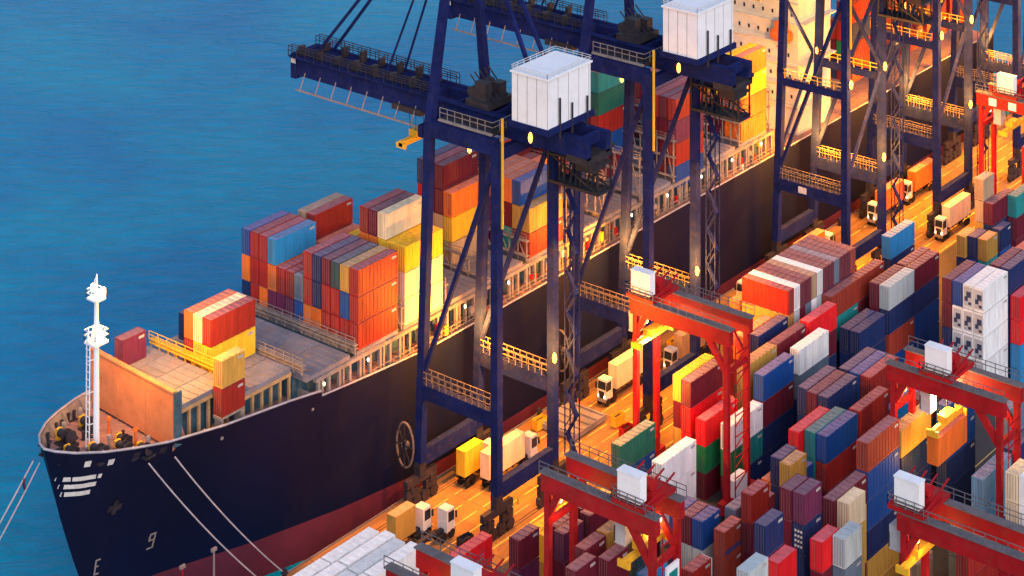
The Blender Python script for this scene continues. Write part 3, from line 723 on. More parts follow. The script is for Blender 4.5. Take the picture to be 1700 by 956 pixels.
# container table: x, y of the land-side face, z, size, colour, turned, reefer, group, label
GROUPS=['containers stacked in the yard', 'containers set crosswise beside the apron', 'white containers at the bottom left', 'containers stacked on the ship']
BOXES=[
(351.5,253.2,11.02,40,'dg',0,0,0,'topmost dark-green container standing alone at the apron edge above the second gantry'),
(351.5,253.2,5.51,40,'bl',0,0,0,'second-from-top blue container standing alone at the apron edge above the second gantry'),
(351.5,253.2,0.0,40,'nv',0,0,0,'third-from-top navy container standing alone at the apron edge above the second gantry'),
(373.6,253.2,16.53,40,'ye',0,0,0,'topmost yellow container with a yellow roof strip inside the gantry by the quay'),
(373.6,253.2,11.02,40,'ma',0,0,0,'second-from-top maroon container with a yellow roof strip inside the gantry by the quay'),
(373.6,253.2,5.51,40,'oc',0,0,0,'third-from-top ochre container with a yellow roof strip inside the gantry by the quay'),
(373.6,253.2,0.0,40,'oc',0,0,0,'fourth-from-top ochre container with a yellow roof strip inside the gantry by the quay'),
(372.8,250.6,16.53,40,'ma',0,0,0,'topmost maroon container beside the bright red end inside the gantry by the quay'),
(372.8,250.6,11.02,40,'br',0,0,0,'second-from-top bright-red container beside the bright red end inside the gantry by the quay'),
(372.8,250.6,5.51,40,'br',0,0,0,'third-from-top bright-red container beside the bright red end inside the gantry by the quay'),
(372.8,250.6,0.0,40,'br',0,0,0,'fourth-from-top bright-red container beside the bright red end inside the gantry by the quay'),
(370.5,245.4,11.02,40,'br',0,0,0,'topmost bright-red container in front of the maroon one inside the gantry by the quay'),
(370.5,245.4,5.51,40,'gr',0,0,0,'second-from-top green container in front of the maroon one inside the gantry by the quay'),
(370.5,245.4,0.0,40,'ma',0,0,0,'third-from-top maroon container in front of the maroon one inside the gantry by the quay'),
(372.0,240.2,11.02,20,'wh',0,0,0,'topmost white container just left of the rear right leg of the quay gantry'),
(372.0,240.2,5.51,20,'gr',0,0,0,'second-from-top green container just left of the rear right leg of the quay gantry'),
(372.0,240.2,0.0,20,'ma',0,0,0,'third-from-top maroon container just left of the rear right leg of the quay gantry'),
(378.3,240.2,11.02,20,'wh',0,0,0,'topmost white container just right of the rear right leg of the quay gantry'),
(378.3,240.2,5.51,20,'te',0,0,0,'second-from-top teal container just right of the rear right leg of the quay gantry'),
(378.3,240.2,0.0,20,'nv',0,0,0,'third-from-top navy container just right of the rear right leg of the quay gantry'),
(351.0,242.8,11.02,40,'wh',0,0,0,'topmost white container in the white pile behind the second gantry trolley house'),
(351.0,242.8,5.51,40,'wh',0,0,0,'second-from-top white container in the white pile behind the second gantry trolley house'),
(351.0,242.8,0.0,40,'wh',0,0,0,'third-from-top white container in the white pile behind the second gantry trolley house'),
(386.2,245.4,16.53,40,'oc',0,0,0,'topmost ochre container behind the right legs of the quay gantry'),
(386.2,245.4,11.02,40,'oc',0,0,0,'second-from-top ochre container behind the right legs of the quay gantry'),
(386.2,245.4,5.51,40,'ma',0,0,0,'third-from-top maroon container behind the right legs of the quay gantry'),
(386.2,245.4,0.0,40,'nv',0,0,0,'fourth-from-top navy container behind the right legs of the quay gantry'),
(384.6,240.2,16.53,40,'bl',0,0,0,'topmost blue container in the tall wall right of the quay gantry legs'),
(384.6,240.2,11.02,40,'ma',0,0,0,'second-from-top maroon container in the tall wall right of the quay gantry legs'),
(384.6,240.2,5.51,40,'nv',0,0,0,'third-from-top navy container in the tall wall right of the quay gantry legs'),
(384.6,240.2,0.0,40,'nv',0,0,0,'fourth-from-top navy container in the tall wall right of the quay gantry legs'),
(399.3,240.2,16.53,40,'wh',0,0,0,'topmost white container with the big white side in mid yard'),
(399.3,240.2,11.02,40,'sl',0,0,0,'second-from-top slate-grey container with the big white side in mid yard'),
(399.3,240.2,5.51,40,'nv',0,0,0,'third-from-top navy container with the big white side in mid yard'),
(399.3,240.2,0.0,40,'ma',0,0,0,'fourth-from-top maroon container with the big white side in mid yard'),
(399.3,250.6,16.53,40,'nv',0,0,0,'topmost navy container with a lilac roof before the crosswise block'),
(399.3,250.6,11.02,40,'og',0,0,0,'second-from-top orange container with a lilac roof before the crosswise block'),
(399.3,250.6,5.51,40,'oc',0,0,0,'third-from-top ochre container with a lilac roof before the crosswise block'),
(399.3,250.6,0.0,40,'nv',0,0,0,'fourth-from-top navy container with a lilac roof before the crosswise block'),
(398.5,245.4,16.53,40,'ma',0,0,0,'topmost maroon container with a salmon roof left of the big white one'),
(398.5,245.4,11.02,40,'rd',0,0,0,'second-from-top red container with a salmon roof left of the big white one'),
(398.5,245.4,5.51,40,'nv',0,0,0,'third-from-top navy container with a salmon roof left of the big white one'),
(398.5,245.4,0.0,40,'ma',0,0,0,'fourth-from-top maroon container with a salmon roof left of the big white one'),
(411.8,245.4,16.53,40,'br',0,0,0,'topmost bright-red container behind the big white one in mid yard'),
(411.8,245.4,11.02,40,'ma',0,0,0,'second-from-top maroon container behind the big white one in mid yard'),
(411.8,245.4,5.51,40,'nv',0,0,0,'third-from-top navy container behind the big white one in mid yard'),
(411.8,245.4,0.0,40,'nv',0,0,0,'fourth-from-top navy container behind the big white one in mid yard'),
(397,253.2,16.53,40,'og',0,0,0,'topmost orange container orange roofed one left of the lilac roof'),
(397,253.2,11.02,40,'ma',0,0,0,'second-from-top maroon container orange roofed one left of the lilac roof'),
(397,253.2,5.51,40,'nv',0,0,0,'third-from-top navy container orange roofed one left of the lilac roof'),
(397,253.2,0.0,40,'nv',0,0,0,'fourth-from-top navy container orange roofed one left of the lilac roof'),
(426.0,248.0,16.53,40,'bk',0,0,0,'topmost brick-red container first of two brick-red ones below the crosswise block'),
(426.0,248.0,11.02,40,'te',0,0,0,'second-from-top teal container first of two brick-red ones below the crosswise block'),
(426.0,248.0,5.51,40,'nv',0,0,0,'third-from-top navy container first of two brick-red ones below the crosswise block'),
(426.0,248.0,0.0,40,'nv',0,0,0,'fourth-from-top navy container first of two brick-red ones below the crosswise block'),
(438.3,248.0,16.53,40,'bk',0,0,0,'topmost brick-red container second of two brick-red ones below the crosswise block'),
(438.3,248.0,11.02,40,'ma',0,0,0,'second-from-top maroon container second of two brick-red ones below the crosswise block'),
(438.3,248.0,5.51,40,'nv',0,0,0,'third-from-top navy container second of two brick-red ones below the crosswise block'),
(438.3,248.0,0.0,40,'nv',0,0,0,'fourth-from-top navy container second of two brick-red ones below the crosswise block'),
(424.9,242.8,11.02,40,'nv',0,0,0,'topmost navy container left one of the navy pair right of the big white one'),
(424.9,242.8,5.51,40,'nv',0,0,0,'second-from-top navy container left one of the navy pair right of the big white one'),
(424.9,242.8,0.0,40,'ma',0,0,0,'third-from-top maroon container left one of the navy pair right of the big white one'),
(424.9,240.2,11.02,40,'nv',0,0,0,'topmost navy container right one of the navy pair right of the big white one'),
(424.9,240.2,5.51,40,'nv',0,0,0,'second-from-top navy container right one of the navy pair right of the big white one'),
(424.9,240.2,0.0,40,'ma',0,0,0,'third-from-top maroon container right one of the navy pair right of the big white one'),
(438.5,242.8,16.53,40,'ma',0,0,0,'topmost maroon container wedged left of the pale grey topped stack'),
(438.5,242.8,11.02,40,'ma',0,0,0,'second-from-top maroon container wedged left of the pale grey topped stack'),
(438.5,242.8,5.51,40,'nv',0,0,0,'third-from-top navy container wedged left of the pale grey topped stack'),
(438.5,242.8,0.0,40,'nv',0,0,0,'fourth-from-top navy container wedged left of the pale grey topped stack'),
(438.6,240.2,16.53,40,'pg',0,0,0,'topmost pale-grey container with a pale grey top in mid yard'),
(438.6,240.2,11.02,40,'nv',0,0,0,'second-from-top navy container with a pale grey top in mid yard'),
(438.6,240.2,5.51,40,'bk',0,0,0,'third-from-top brick-red container with a pale grey top in mid yard'),
(438.6,240.2,0.0,40,'bl',0,0,0,'fourth-from-top blue container with a pale grey top in mid yard'),
(451.0,240.2,16.53,40,'ma',0,0,0,'topmost maroon container behind the pale grey topped stack'),
(451.0,240.2,11.02,40,'nv',0,0,0,'second-from-top navy container behind the pale grey topped stack'),
(451.0,240.2,5.51,40,'bl',0,0,0,'third-from-top blue container behind the pale grey topped stack'),
(451.0,240.2,0.0,40,'bl',0,0,0,'fourth-from-top blue container behind the pale grey topped stack'),
(451.5,242.8,16.53,40,'ma',0,0,0,'topmost maroon container left of the maroon one behind the pale grey top'),
(451.5,242.8,11.02,40,'ma',0,0,0,'second-from-top maroon container left of the maroon one behind the pale grey top'),
(451.5,242.8,5.51,40,'nv',0,0,0,'third-from-top navy container left of the maroon one behind the pale grey top'),
(451.5,242.8,0.0,40,'bl',0,0,0,'fourth-from-top blue container left of the maroon one behind the pale grey top'),
(451.5,248.0,11.02,40,'oc',0,0,0,'topmost ochre container with a tan roof edge below the sky blue one'),
(451.5,248.0,5.51,40,'oc',0,0,0,'second-from-top ochre container with a tan roof edge below the sky blue one'),
(451.5,248.0,0.0,40,'nv',0,0,0,'third-from-top navy container with a tan roof edge below the sky blue one'),
(463.2,253.2,16.53,40,'sk',0,0,0,'topmost sky-blue container standing by the lit apron right of the third crane'),
(463.2,253.2,11.02,40,'nv',0,0,0,'second-from-top navy container standing by the lit apron right of the third crane'),
(463.2,253.2,5.51,40,'nv',0,0,0,'third-from-top navy container standing by the lit apron right of the third crane'),
(463.2,253.2,0.0,40,'ma',0,0,0,'fourth-from-top maroon container standing by the lit apron right of the third crane'),
(487.0,245.4,11.02,20,'oc',0,0,0,'topmost ochre container left of three short ones behind the white reefers'),
(487.0,245.4,5.51,20,'nv',0,0,0,'second-from-top navy container left of three short ones behind the white reefers'),
(487.0,245.4,0.0,20,'bl',0,0,0,'third-from-top blue container left of three short ones behind the white reefers'),
(488.1,242.8,11.02,20,'nv',0,0,0,'topmost navy container middle of three short ones behind the white reefers'),
(488.1,242.8,5.51,20,'bl',0,0,0,'second-from-top blue container middle of three short ones behind the white reefers'),
(488.1,242.8,0.0,20,'te',0,0,0,'third-from-top teal container middle of three short ones behind the white reefers'),
(488.3,240.2,11.02,20,'oc',0,0,0,'topmost ochre container right of three short ones behind the white reefers'),
(488.3,240.2,5.51,20,'te',0,0,0,'second-from-top teal container right of three short ones behind the white reefers'),
(488.3,240.2,0.0,20,'te',0,0,0,'third-from-top teal container right of three short ones behind the white reefers'),
(496,240.2,11.02,20,'nv',0,0,0,'topmost navy container behind the short ochre one near the white reefers'),
(496,240.2,5.51,20,'bl',0,0,0,'second-from-top blue container behind the short ochre one near the white reefers'),
(496,240.2,0.0,20,'te',0,0,0,'third-from-top teal container behind the short ochre one near the white reefers'),
(497,242.8,16.53,40,'ma',0,0,0,'topmost maroon container facing the far right gantry with a maroon side'),
(497,242.8,11.02,40,'nv',0,0,0,'second-from-top navy container facing the far right gantry with a maroon side'),
(497,242.8,5.51,40,'lb',0,0,0,'third-from-top light-blue container facing the far right gantry with a maroon side'),
(497,242.8,0.0,40,'lb',0,0,0,'fourth-from-top light-blue container facing the far right gantry with a maroon side'),
(497,245.4,22.04,20,'tn',0,0,0,'topmost tan container tan ended one left of the far maroon side'),
(497,245.4,16.53,20,'tn',0,0,0,'second-from-top tan container tan ended one left of the far maroon side'),
(497,245.4,11.02,20,'oc',0,0,0,'third-from-top ochre container tan ended one left of the far maroon side'),
(497,245.4,5.51,20,'oc',0,0,0,'fourth-from-top ochre container tan ended one left of the far maroon side'),
(497,245.4,0.0,20,'nv',0,0,0,'fifth-from-top navy container tan ended one left of the far maroon side'),
(505,240.2,16.53,40,'te',0,0,0,'topmost teal container teal topped one under the far right gantry'),
(505,240.2,11.02,40,'ma',0,0,0,'second-from-top maroon container teal topped one under the far right gantry'),
(505,240.2,5.51,40,'ma',0,0,0,'third-from-top maroon container teal topped one under the far right gantry'),
(505,240.2,0.0,40,'nv',0,0,0,'fourth-from-top navy container teal topped one under the far right gantry'),
(524,242.8,22.04,40,'og',0,0,0,'topmost orange container lit orange one under the far right gantry'),
(524,242.8,16.53,40,'ma',0,0,0,'second-from-top maroon container lit orange one under the far right gantry'),
(524,242.8,11.02,40,'ma',0,0,0,'third-from-top maroon container lit orange one under the far right gantry'),
(524,242.8,5.51,40,'rd',0,0,0,'fourth-from-top red container lit orange one under the far right gantry'),
(524,242.8,0.0,40,'rd',0,0,0,'fifth-from-top red container lit orange one under the far right gantry'),
(524,245.4,22.04,40,'rd',0,0,0,'topmost red container second lit one under the far right gantry'),
(524,245.4,16.53,40,'rd',0,0,0,'second-from-top red container second lit one under the far right gantry'),
(524,245.4,11.02,40,'ma',0,0,0,'third-from-top maroon container second lit one under the far right gantry'),
(524,245.4,5.51,40,'ma',0,0,0,'fourth-from-top maroon container second lit one under the far right gantry'),
(524,245.4,0.0,40,'rd',0,0,0,'fifth-from-top red container second lit one under the far right gantry'),
(519,240.2,16.53,40,'og',0,0,0,'topmost orange container with a yellow lit roof at the far right edge'),
(519,240.2,11.02,40,'br',0,0,0,'second-from-top bright-red container with a yellow lit roof at the far right edge'),
(519,240.2,5.51,40,'ma',0,0,0,'third-from-top maroon container with a yellow lit roof at the far right edge'),
(519,240.2,0.0,40,'ma',0,0,0,'fourth-from-top maroon container with a yellow lit roof at the far right edge'),
(411.7,250.6,22.04,40,'rd',1,0,1,'topmost red container first from the front of the crosswise block'),
(411.7,250.6,16.53,40,'oc',1,0,1,'second-from-top ochre container first from the front of the crosswise block'),
(411.7,250.6,11.02,40,'bl',1,0,1,'third-from-top blue container first from the front of the crosswise block'),
(411.7,250.6,5.51,40,'ma',1,0,1,'fourth-from-top maroon container first from the front of the crosswise block'),
(411.7,250.6,0.0,40,'nv',1,0,1,'fifth-from-top navy container first from the front of the crosswise block'),
(414.2,250.6,22.04,40,'wh',1,0,1,'topmost white container second from the front of the crosswise block'),
(414.2,250.6,16.53,40,'pg',1,0,1,'second-from-top pale-grey container second from the front of the crosswise block'),
(416.7,250.6,22.04,40,'ma',1,0,1,'topmost maroon container third from the front of the crosswise block'),
(416.7,250.6,16.53,40,'ma',1,0,1,'second-from-top maroon container third from the front of the crosswise block'),
(419.2,250.6,22.04,40,'ma',1,0,1,'topmost maroon container fourth from the front of the crosswise block'),
(419.2,250.6,16.53,40,'sl',1,0,1,'second-from-top slate-grey container fourth from the front of the crosswise block'),
(421.7,250.6,22.04,40,'tn',1,0,1,'topmost tan container fifth from the front of the crosswise block'),
(421.7,250.6,16.53,40,'wh',1,0,1,'second-from-top white container fifth from the front of the crosswise block'),
(424.2,250.6,22.04,40,'wh',1,0,1,'topmost white container sixth from the front of the crosswise block'),
(424.2,250.6,16.53,40,'pg',1,0,1,'second-from-top pale-grey container sixth from the front of the crosswise block'),
(426.7,250.6,22.04,40,'ma',1,0,1,'topmost maroon container seventh from the front of the crosswise block'),
(426.7,250.6,16.53,40,'ma',1,0,1,'second-from-top maroon container seventh from the front of the crosswise block'),
(429.2,250.6,22.04,40,'ma',1,0,1,'topmost maroon container eighth from the front of the crosswise block'),
(429.2,250.6,16.53,40,'nv',1,0,1,'second-from-top navy container eighth from the front of the crosswise block'),
(431.7,250.6,22.04,40,'sl',1,0,1,'topmost slate-grey container ninth from the front of the crosswise block'),
(431.7,250.6,16.53,40,'ma',1,0,1,'second-from-top maroon container ninth from the front of the crosswise block'),
(434.2,250.6,22.04,40,'ma',1,0,1,'topmost maroon container tenth from the front of the crosswise block'),
(434.2,250.6,16.53,40,'pu',1,0,1,'second-from-top purple container tenth from the front of the crosswise block'),
(436.7,250.6,22.04,40,'ma',1,0,1,'topmost maroon container eleventh from the front of the crosswise block'),
(436.7,250.6,16.53,40,'nv',1,0,1,'second-from-top navy container eleventh from the front of the crosswise block'),
(439.2,250.6,22.04,40,'bk',1,0,1,'topmost brick-red container last from the front of the crosswise block'),
(439.2,250.6,16.53,40,'ma',1,0,1,'second-from-top maroon container last from the front of the crosswise block'),
(411,263.2,16.53,40,'og',0,0,0,'topmost orange container left of the crosswise block toward the ship'),
(411,263.2,11.02,40,'rd',0,0,0,'second-from-top red container left of the crosswise block toward the ship'),
(411,263.2,5.51,40,'ma',0,0,0,'third-from-top maroon container left of the crosswise block toward the ship'),
(411,263.2,0.0,40,'ma',0,0,0,'fourth-from-top maroon container left of the crosswise block toward the ship'),
(385.4,230.1,16.53,40,'nv',0,0,0,'topmost navy container with a lilac roof below the big white one'),
(385.4,230.1,11.02,40,'nv',0,0,0,'second-from-top navy container with a lilac roof below the big white one'),
(385.4,230.1,5.51,40,'ma',0,0,0,'third-from-top maroon container with a lilac roof below the big white one'),
(385.4,230.1,0.0,40,'bl',0,0,0,'fourth-from-top blue container with a lilac roof below the big white one'),
(384.9,227.5,16.53,40,'ma',0,0,0,'topmost maroon container with a salmon roof between two blue roofs'),
(384.9,227.5,11.02,40,'rd',0,0,0,'second-from-top red container with a salmon roof between two blue roofs'),
(384.9,227.5,5.51,40,'nv',0,0,0,'third-from-top navy container with a salmon roof between two blue roofs'),
(384.9,227.5,0.0,40,'nv',0,0,0,'fourth-from-top navy container with a salmon roof between two blue roofs'),
(384.9,224.9,16.53,40,'nv',0,0,0,'topmost navy container with a blue roof left of the third gantry'),
(384.9,224.9,11.02,40,'nv',0,0,0,'second-from-top navy container with a blue roof left of the third gantry'),
(384.9,224.9,5.51,40,'nv',0,0,0,'third-from-top navy container with a blue roof left of the third gantry'),
(384.9,224.9,0.0,40,'bl',0,0,0,'fourth-from-top blue container with a blue roof left of the third gantry'),
(398.0,227.5,16.53,40,'nv',0,0,0,'topmost navy container with a blue roof behind the salmon and lilac roofs'),
(398.0,227.5,11.02,40,'nv',0,0,0,'second-from-top navy container with a blue roof behind the salmon and lilac roofs'),
(398.0,227.5,5.51,40,'nv',0,0,0,'third-from-top navy container with a blue roof behind the salmon and lilac roofs'),
(398.0,227.5,0.0,40,'nv',0,0,0,'fourth-from-top navy container with a blue roof behind the salmon and lilac roofs'),
(398.0,224.9,16.53,40,'bl',0,0,0,'topmost blue container right one of the blue roofs under the navy pair'),
(398.0,224.9,11.02,40,'bl',0,0,0,'second-from-top blue container right one of the blue roofs under the navy pair'),
(398.0,224.9,5.51,40,'nv',0,0,0,'third-from-top navy container right one of the blue roofs under the navy pair'),
(398.0,224.9,0.0,40,'nv',0,0,0,'fourth-from-top navy container right one of the blue roofs under the navy pair'),
(398.0,222.3,16.53,40,'rd',0,0,0,'topmost red container orange roofed, behind the third gantry left legs'),
(398.0,222.3,11.02,40,'rd',0,0,0,'second-from-top red container orange roofed, behind the third gantry left legs'),
(398.0,222.3,5.51,40,'ma',0,0,0,'third-from-top maroon container orange roofed, behind the third gantry left legs'),
(398.0,222.3,0.0,40,'ma',0,0,0,'fourth-from-top maroon container orange roofed, behind the third gantry left legs'),
(398.6,217.1,11.02,40,'sk',0,0,0,'topmost sky-blue container peeping out just left of the third gantry legs'),
(398.6,217.1,5.51,40,'bl',0,0,0,'second-from-top blue container peeping out just left of the third gantry legs'),
(398.6,217.1,0.0,40,'nv',0,0,0,'third-from-top navy container peeping out just left of the third gantry legs'),
(369.2,222.3,16.53,40,'br',0,0,0,'topmost bright-red container left one of the three roofs red teal and blue'),
(369.2,222.3,11.02,40,'ma',0,0,0,'second-from-top maroon container left one of the three roofs red teal and blue'),
(369.2,222.3,5.51,40,'nv',0,0,0,'third-from-top navy container left one of the three roofs red teal and blue'),
(369.2,222.3,0.0,40,'nv',0,0,0,'fourth-from-top navy container left one of the three roofs red teal and blue'),
(371.1,219.7,16.53,40,'te',0,0,0,'topmost teal container middle one of the three roofs red teal and blue'),
(371.1,219.7,11.02,40,'te',0,0,0,'second-from-top teal container middle one of the three roofs red teal and blue'),
(371.1,219.7,5.51,40,'ma',0,0,0,'third-from-top maroon container middle one of the three roofs red teal and blue'),
(371.1,219.7,0.0,40,'nv',0,0,0,'fourth-from-top navy container middle one of the three roofs red teal and blue'),
(371.2,217.1,16.53,40,'bl',0,0,0,'topmost blue container right one of the three roofs red teal and blue'),
(371.2,217.1,11.02,40,'rd',0,0,0,'second-from-top red container right one of the three roofs red teal and blue'),
(371.2,217.1,5.51,40,'ma',0,0,0,'third-from-top maroon container right one of the three roofs red teal and blue'),
(371.2,217.1,0.0,40,'nv',0,0,0,'fourth-from-top navy container right one of the three roofs red teal and blue'),
(384.2,217.1,16.53,40,'rd',0,0,0,'topmost red container with a pink roof left of the third gantry legs'),
(384.2,217.1,11.02,40,'ma',0,0,0,'second-from-top maroon container with a pink roof left of the third gantry legs'),
(384.2,217.1,5.51,40,'nv',0,0,0,'third-from-top navy container with a pink roof left of the third gantry legs'),
(384.2,217.1,0.0,40,'bl',0,0,0,'fourth-from-top blue container with a pink roof left of the third gantry legs'),
(359,222.3,11.02,20,'og',0,0,0,'topmost orange container with an orange roof behind the ochre short pair'),
(359,222.3,5.51,20,'ma',0,0,0,'second-from-top maroon container with an orange roof behind the ochre short pair'),
(359,222.3,0.0,20,'ma',0,0,0,'third-from-top maroon container with an orange roof behind the ochre short pair'),
(364.4,219.7,11.02,20,'bl',0,0,0,'topmost blue container blue roofed one behind the ochre short pair'),
(364.4,219.7,5.51,20,'bl',0,0,0,'second-from-top blue container blue roofed one behind the ochre short pair'),
(364.4,219.7,0.0,20,'nv',0,0,0,'third-from-top navy container blue roofed one behind the ochre short pair'),
(357.4,217.1,16.53,20,'oc',0,0,0,'topmost ochre container short ochre pair in front of the blue roof'),
(357.4,217.1,11.02,20,'oc',0,0,0,'second-from-top ochre container short ochre pair in front of the blue roof'),
(357.4,217.1,5.51,20,'oc',0,0,0,'third-from-top ochre container short ochre pair in front of the blue roof'),
(357.4,217.1,0.0,20,'ma',0,0,0,'fourth-from-top maroon container short ochre pair in front of the blue roof'),
(358.2,219.7,16.53,20,'nv',0,0,0,'topmost navy container with a lilac roof left of the short ochre pair'),
(358.2,219.7,11.02,20,'nv',0,0,0,'second-from-top navy container with a lilac roof left of the short ochre pair'),
(358.2,219.7,5.51,20,'nv',0,0,0,'third-from-top navy container with a lilac roof left of the short ochre pair'),
(358.2,219.7,0.0,20,'nv',0,0,0,'fourth-from-top navy container with a lilac roof left of the short ochre pair'),
(343.6,217.1,16.53,20,'rd',0,0,0,'topmost red container with an orange lit patch on its roof'),
(343.6,217.1,11.02,20,'ma',0,0,0,'second-from-top maroon container with an orange lit patch on its roof'),
(343.6,217.1,5.51,20,'ma',0,0,0,'third-from-top maroon container with an orange lit patch on its roof'),
(343.6,217.1,0.0,20,'nv',0,0,0,'fourth-from-top navy container with an orange lit patch on its roof'),
(350,219.7,11.02,20,'ma',0,0,0,'topmost maroon container with a pink roof behind the orange lit patch'),
(350,219.7,5.51,20,'ma',0,0,0,'second-from-top maroon container with a pink roof behind the orange lit patch'),
(350,219.7,0.0,20,'nv',0,0,0,'third-from-top navy container with a pink roof behind the orange lit patch'),
(338.6,224.9,11.02,20,'bl',0,0,0,'topmost blue container right of the maroon roof by the second gantry leg'),
(338.6,224.9,5.51,20,'pg',0,0,0,'second-from-top pale-grey container right of the maroon roof by the second gantry leg'),
(338.6,224.9,0.0,20,'pg',0,0,0,'third-from-top pale-grey container right of the maroon roof by the second gantry leg'),
(338.6,227.5,11.02,20,'ma',0,0,0,'topmost maroon container between two blue ones by the second gantry leg'),
(338.6,227.5,5.51,20,'pg',0,0,0,'second-from-top pale-grey container between two blue ones by the second gantry leg'),
(338.6,227.5,0.0,20,'ma',0,0,0,'third-from-top maroon container between two blue ones by the second gantry leg'),
(338.6,230.1,11.02,20,'bl',0,0,0,'topmost blue container just right of the white pile behind the second gantry'),
(338.6,230.1,5.51,20,'nv',0,0,0,'second-from-top navy container just right of the white pile behind the second gantry'),
(338.6,230.1,0.0,20,'nv',0,0,0,'third-from-top navy container just right of the white pile behind the second gantry'),
(338.2,219.7,11.02,20,'bk',0,0,0,'topmost brick-red container with a blue stripe near the bottom edge'),
(338.2,219.7,5.51,20,'bk',0,0,0,'second-from-top brick-red container with a blue stripe near the bottom edge'),
(338.2,219.7,0.0,20,'nv',0,0,0,'third-from-top navy container with a blue stripe near the bottom edge'),
(323.6,217.1,11.02,20,'rd',0,0,0,'topmost red container pink roofed one at the bottom edge right of the second gantry'),
(323.6,217.1,5.51,20,'ma',0,0,0,'second-from-top maroon container pink roofed one at the bottom edge right of the second gantry'),
(323.6,217.1,0.0,20,'nv',0,0,0,'third-from-top navy container pink roofed one at the bottom edge right of the second gantry'),
(332,222.3,5.51,20,'wh',0,0,0,'topmost white container pale one below the blue one at the bottom'),
(332,222.3,0.0,20,'ma',0,0,0,'second-from-top maroon container pale one below the blue one at the bottom'),
(346,222.3,11.02,20,'sl',0,0,0,'topmost slate-grey container grey blue roofed one behind the brick striped one'),
(346,222.3,5.51,20,'nv',0,0,0,'second-from-top navy container grey blue roofed one behind the brick striped one'),
(346,222.3,0.0,20,'nv',0,0,0,'third-from-top navy container grey blue roofed one behind the brick striped one'),
(316.8,219.7,11.02,20,'ma',0,0,0,'topmost maroon container pink roofed one at the bottom edge under the second gantry'),
(316.8,219.7,5.51,20,'ma',0,0,0,'second-from-top maroon container pink roofed one at the bottom edge under the second gantry'),
(316.8,219.7,0.0,20,'nv',0,0,0,'third-from-top navy container pink roofed one at the bottom edge under the second gantry'),
(301.6,224.9,22.04,20,'ma',0,0,0,'topmost maroon container with a purple roof just right of the second gantry left legs'),
(301.6,224.9,16.53,20,'ma',0,0,0,'second-from-top maroon container with a purple roof just right of the second gantry left legs'),
(301.6,224.9,11.02,20,'gr',0,0,0,'third-from-top green container with a purple roof just right of the second gantry left legs'),
(301.6,224.9,5.51,20,'ma',0,0,0,'fourth-from-top maroon container with a purple roof just right of the second gantry left legs'),
(301.6,224.9,0.0,20,'nv',0,0,0,'fifth-from-top navy container with a purple roof just right of the second gantry left legs'),
(308.2,224.9,22.04,20,'oc',0,0,0,'topmost ochre container ochre short one under the second gantry beam'),
(308.2,224.9,16.53,20,'oc',0,0,0,'second-from-top ochre container ochre short one under the second gantry beam'),
(308.2,224.9,11.02,20,'ma',0,0,0,'third-from-top maroon container ochre short one under the second gantry beam'),
(308.2,224.9,5.51,20,'ma',0,0,0,'fourth-from-top maroon container ochre short one under the second gantry beam'),
(308.2,224.9,0.0,20,'nv',0,0,0,'fifth-from-top navy container ochre short one under the second gantry beam'),
(301.4,219.7,22.04,20,'ma',0,0,0,'topmost maroon container with a purple roof in front of the short ochre one'),
(301.4,219.7,16.53,20,'ma',0,0,0,'second-from-top maroon container with a purple roof in front of the short ochre one'),
(301.4,219.7,11.02,20,'rd',0,0,0,'third-from-top red container with a purple roof in front of the short ochre one'),
(301.4,219.7,5.51,20,'gr',0,0,0,'fourth-from-top green container with a purple roof in front of the short ochre one'),
(301.4,219.7,0.0,20,'nv',0,0,0,'fifth-from-top navy container with a purple roof in front of the short ochre one'),
(295.4,222.3,22.04,20,'ma',0,0,0,'topmost maroon container with a pink roof at the foot of the second gantry'),
(295.4,222.3,16.53,20,'ma',0,0,0,'second-from-top maroon container with a pink roof at the foot of the second gantry'),
(295.4,222.3,11.02,20,'ma',0,0,0,'third-from-top maroon container with a pink roof at the foot of the second gantry'),
(295.4,222.3,5.51,20,'nv',0,0,0,'fourth-from-top navy container with a pink roof at the foot of the second gantry'),
(295.4,222.3,0.0,20,'nv',0,0,0,'fifth-from-top navy container with a pink roof at the foot of the second gantry'),
(309.5,217.1,16.53,20,'sk',0,0,0,'topmost sky-blue container bright blue one under the second gantry beam'),
(309.5,217.1,11.02,20,'te',0,0,0,'second-from-top teal container bright blue one under the second gantry beam'),
(309.5,217.1,5.51,20,'nv',0,0,0,'third-from-top navy container bright blue one under the second gantry beam'),
(309.5,217.1,0.0,20,'nv',0,0,0,'fourth-from-top navy container bright blue one under the second gantry beam'),
(309.8,219.7,22.04,20,'dt',0,0,0,'topmost dark-teal container dark teal one under the second gantry beam'),
(309.8,219.7,16.53,20,'dt',0,0,0,'second-from-top dark-teal container dark teal one under the second gantry beam'),
(309.8,219.7,11.02,20,'nv',0,0,0,'third-from-top navy container dark teal one under the second gantry beam'),
(309.8,219.7,5.51,20,'nv',0,0,0,'fourth-from-top navy container dark teal one under the second gantry beam'),
(309.8,219.7,0.0,20,'ma',0,0,0,'fifth-from-top maroon container dark teal one under the second gantry beam'),
(309,230.1,16.53,40,'nv',0,0,0,'topmost navy container dark blue one behind the short ochre one'),
(309,230.1,11.02,40,'nv',0,0,0,'second-from-top navy container dark blue one behind the short ochre one'),
(309,230.1,5.51,40,'ma',0,0,0,'third-from-top maroon container dark blue one behind the short ochre one'),
(309,230.1,0.0,40,'ma',0,0,0,'fourth-from-top maroon container dark blue one behind the short ochre one'),
(439.8,224.9,22.04,40,'ma',0,0,0,'topmost maroon container left of the blue one in the white reefer row'),
(439.8,224.9,16.53,40,'ma',0,0,0,'second-from-top maroon container left of the blue one in the white reefer row'),
(439.8,224.9,11.02,40,'nv',0,0,0,'third-from-top navy container left of the blue one in the white reefer row'),
